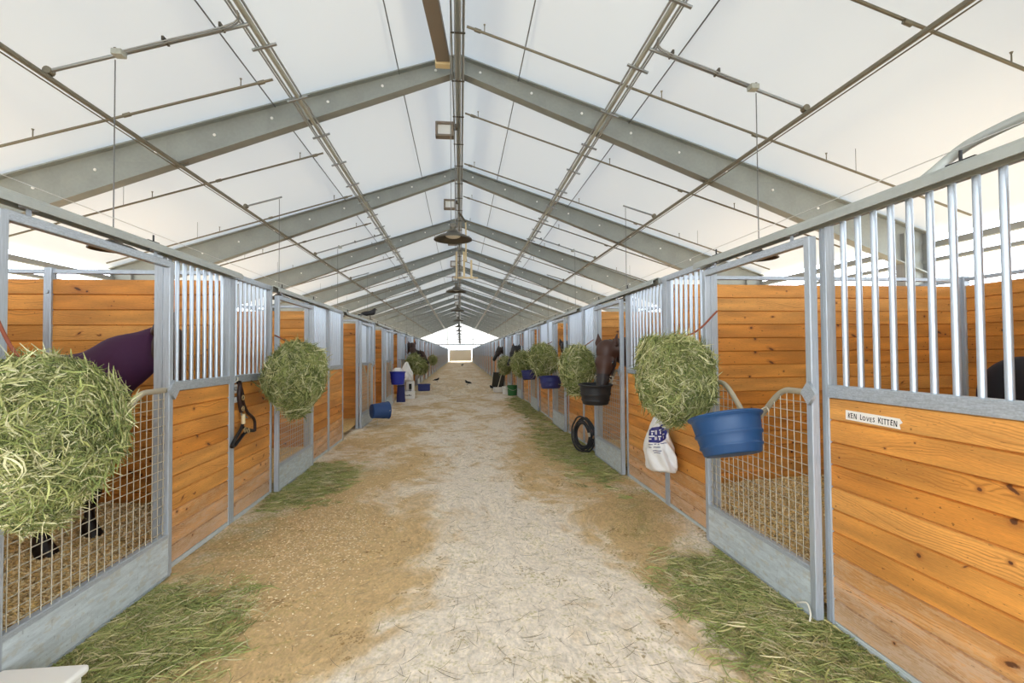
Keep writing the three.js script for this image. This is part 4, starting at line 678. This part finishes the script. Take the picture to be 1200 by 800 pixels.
  const mane = []; for (let k = 0; k < 16; k++) { const q = k / 15, b = [lerp(.36, poll[0], q), lerp(1.48, poll[1] + .09, q) + .1 * Math.sin(q * 3.14) * .4, lerp(0, poll[2], q)]; mane.push(tube([V(b[0] - .03, b[1] - .03, b[2]), V(b[0] - .02, b[1] + .02, b[2] + .03), V(b[0] - .01, b[1] - .08, b[2] + .11), V(b[0] + .0, b[1] - .19, b[2] + .12)], .022, 8, 5)); } if (!o.hood) mk('mane', merge(mane), M_hair, t);
  mk('tail', blob([[[-.98, 1.3, 0], .05, [-1.06, 1.1, 0], .06], [[-1.06, 1.1, 0], .06, [-1.08, .55, 0], .05]], .025, .05), M_hair, t);
  if (o.blanket) { const bg = blob([...torso, ...legs.filter((q) => q[0][1] > .95), ...(o.hood ? neck : [])], .026, .09, (X, Y, Z) => Math.max(.74 - Y, X - (o.hood ? poll[0] - .03 : .62), -1.02 - X), .028), bm = phys({ color: o.blanket, roughness: .8, sheen: .7, sheenRoughness: .45, sheenColor: new THREE.Color(.22, .08, .26) }); const bb = mk('blanket', bg, bm, t); mk('strap', tube([V(.62, 1.0, -.2), V(.76, 1.02, 0), V(.62, 1.0, .2)], .02, 14, 6), M.dark, bb); }
  if (o.halter) { const hm = std({ color: 0x24140e, roughness: .55 }); const ring = (a, r, rz) => { const pts = []; for (let k = 0; k < 16; k++) { const an = k / 16 * 6.283; pts.push(V(...hp(a, .06 + r * Math.cos(an), rz * Math.sin(an)))); } return tube(pts, .011, 40, 6, true); };
    const hh = mk('halter', merge([ring(.62, .17, .15), ...[-1, 1].map((s) => tube([V(...hp(.62, .06, s * .15)), V(...hp(.3, .1, s * .21)), V(...hp(.02, .1, s * .2))], .01, 14, 6)), tube([V(...hp(.02, .1, -.2)), V(...hp(-.04, .05, 0)), V(...hp(.02, .1, .2))], .01, 14, 6)]), hm, t); for (const s of [-1, 1]) mk('buckle', new THREE.TorusGeometry(.022, .006, 6, 14).translate(...hp(.62, .06, s * .17)), M.wire, hh); }
  return t;
}
const BAY = [[.04, .015, .008], [.010, .006, .005]], DARKBAY = [[.02, .009, .006], [.007, .005, .004]], BROWN = [[.052, .018, .009], [.012, .006, .005]], BLACK = [[.012, .010, .010], [.007, .006, .006]];
horse(-2.99, 3.6, 0, .87, { y: .08, poll: [1.02, 1.68, -.2], muzzle: [1.04, 1.1, -.36], mid: [.78, 1.50, -.06], coat: BAY, blanket: 0x3a0f36, hood: true, step: -.12, halter: true }, 'bay horse in a dark purple blanket standing in its stall');
horse(2.92, 5.98, Math.PI, 1, { y: .05, poll: [1.17, 1.40, -.32], muzzle: [1.27, .88, -.42], mid: [.84, 1.38, -.12], face: [.55, .25, -.8], coat: BROWN, halter: true, cell: .026, headCell: .011 }, 'dark bay horse reaching over its door to eat from the black tub');
horse(3.02, 9.05, Math.PI, 1, { y: .05, poll: [1.0, 1.47, .0], muzzle: [1.0, .95, -.16], face: [.5, 0, -.8], coat: DARKBAY }, 'dark horse with one ear showing behind the hay net by the navy blue tub');
horse(2.86, 15.2, Math.PI, 1, { y: .05, poll: [1.15, 1.47, -.1], muzzle: [1.35, .98, -.2], face: [.6, 0, -.6], coat: BLACK }, 'black horse with its head out past the small blue tub');
horse(2.86, 21.3, Math.PI, 1, { y: .05, poll: [1.15, 1.5, -.1], muzzle: [1.4, 1.05, -.25], face: [.6, 0, -.6], coat: DARKBAY }, 'dark horse with its head out beyond the rubber mat');
horse(-2.83, 18.1, 0, 1, { y: .05, poll: [1.12, 1.64, .25], muzzle: [1.2, 1.14, .5], face: [.2, 0, 1], coat: BROWN }, 'brown horse with pricked ears looking out above the hay net');
horse(-2.80, 21.0, 0, 1, { y: .05, poll: [1.2, 1.35, .15], muzzle: [1.45, .95, .25], mid: [.85, 1.38, .05], coat: BROWN }, 'brown horse leaning its neck out above the blue crate');
horse(4.4, 2.75, -Math.PI / 2, .85, { y: .05, poll: [1.0, 1.2, 0], muzzle: [1.2, .7, 0], coat: BLACK, blanket: 0x0d0a16 }, 'dark blanketed horse standing behind the bars over the tape sign');
console.log('horses done');
{
  const body = blob([[[-.06, .1, 0], .035, [.05, .125, 0], .042], [[.05, .13, 0], .035, [.085, .175, 0], .027], [[-.06, .1, 0], .025, [-.2, .075, 0], .012]], .008, .03), beak = rod(V(.108, .178, 0), V(.145, .168, 0), .009, 8, .001), m = shared('birdm', () => std({ color: 0x131316, roughness: .5 }));
  const birds = [[-1.875, 2.134, 10.47, .6, 1.25, 'black bird perched on the track cover above the open stall doors'], [.33, 0, 21.6, 2.6, 1.1, 'dark bird standing alone on the sand in mid aisle'], [-1.15, 0, 24.5, .3, 1, 'dark bird on the sand near the hay nets past the blue crate'], [1.22, 0, 18.46, 3.6, 1, 'dark bird on the sand beside the white tray'], [.245, 0, 51.8, 1, 1.3, 'dark bird far down the aisle before the end gate']];
  for (const [x, y, d, turn, s, label] of birds) {
    const t = thing('bird', x, y || groundY(x, d) * sstep(90, 17, d), d, turn, label, 'bird'); t.scale.setScalar(s); mk('body', body, m, t); mk('beak', beak, m, t);
    for (const k of [-1, 1]) { mk('leg', shared('bleg' + k, () => merge([rod(V(.0, .09, k * .015), V(.01, .004, k * .02), .004, 5), rod(V(.01, .004, k * .02), V(.045, .003, k * .025), .003, 5)])), m, t); mk('wing', shared('bw' + k, () => new THREE.SphereGeometry(1, 12, 8).scale(.1, .03, .012).rotateZ(.18).translate(-.045, .115, k * .037)), m, t); }
  }
}
renderer.render(scene, camera);
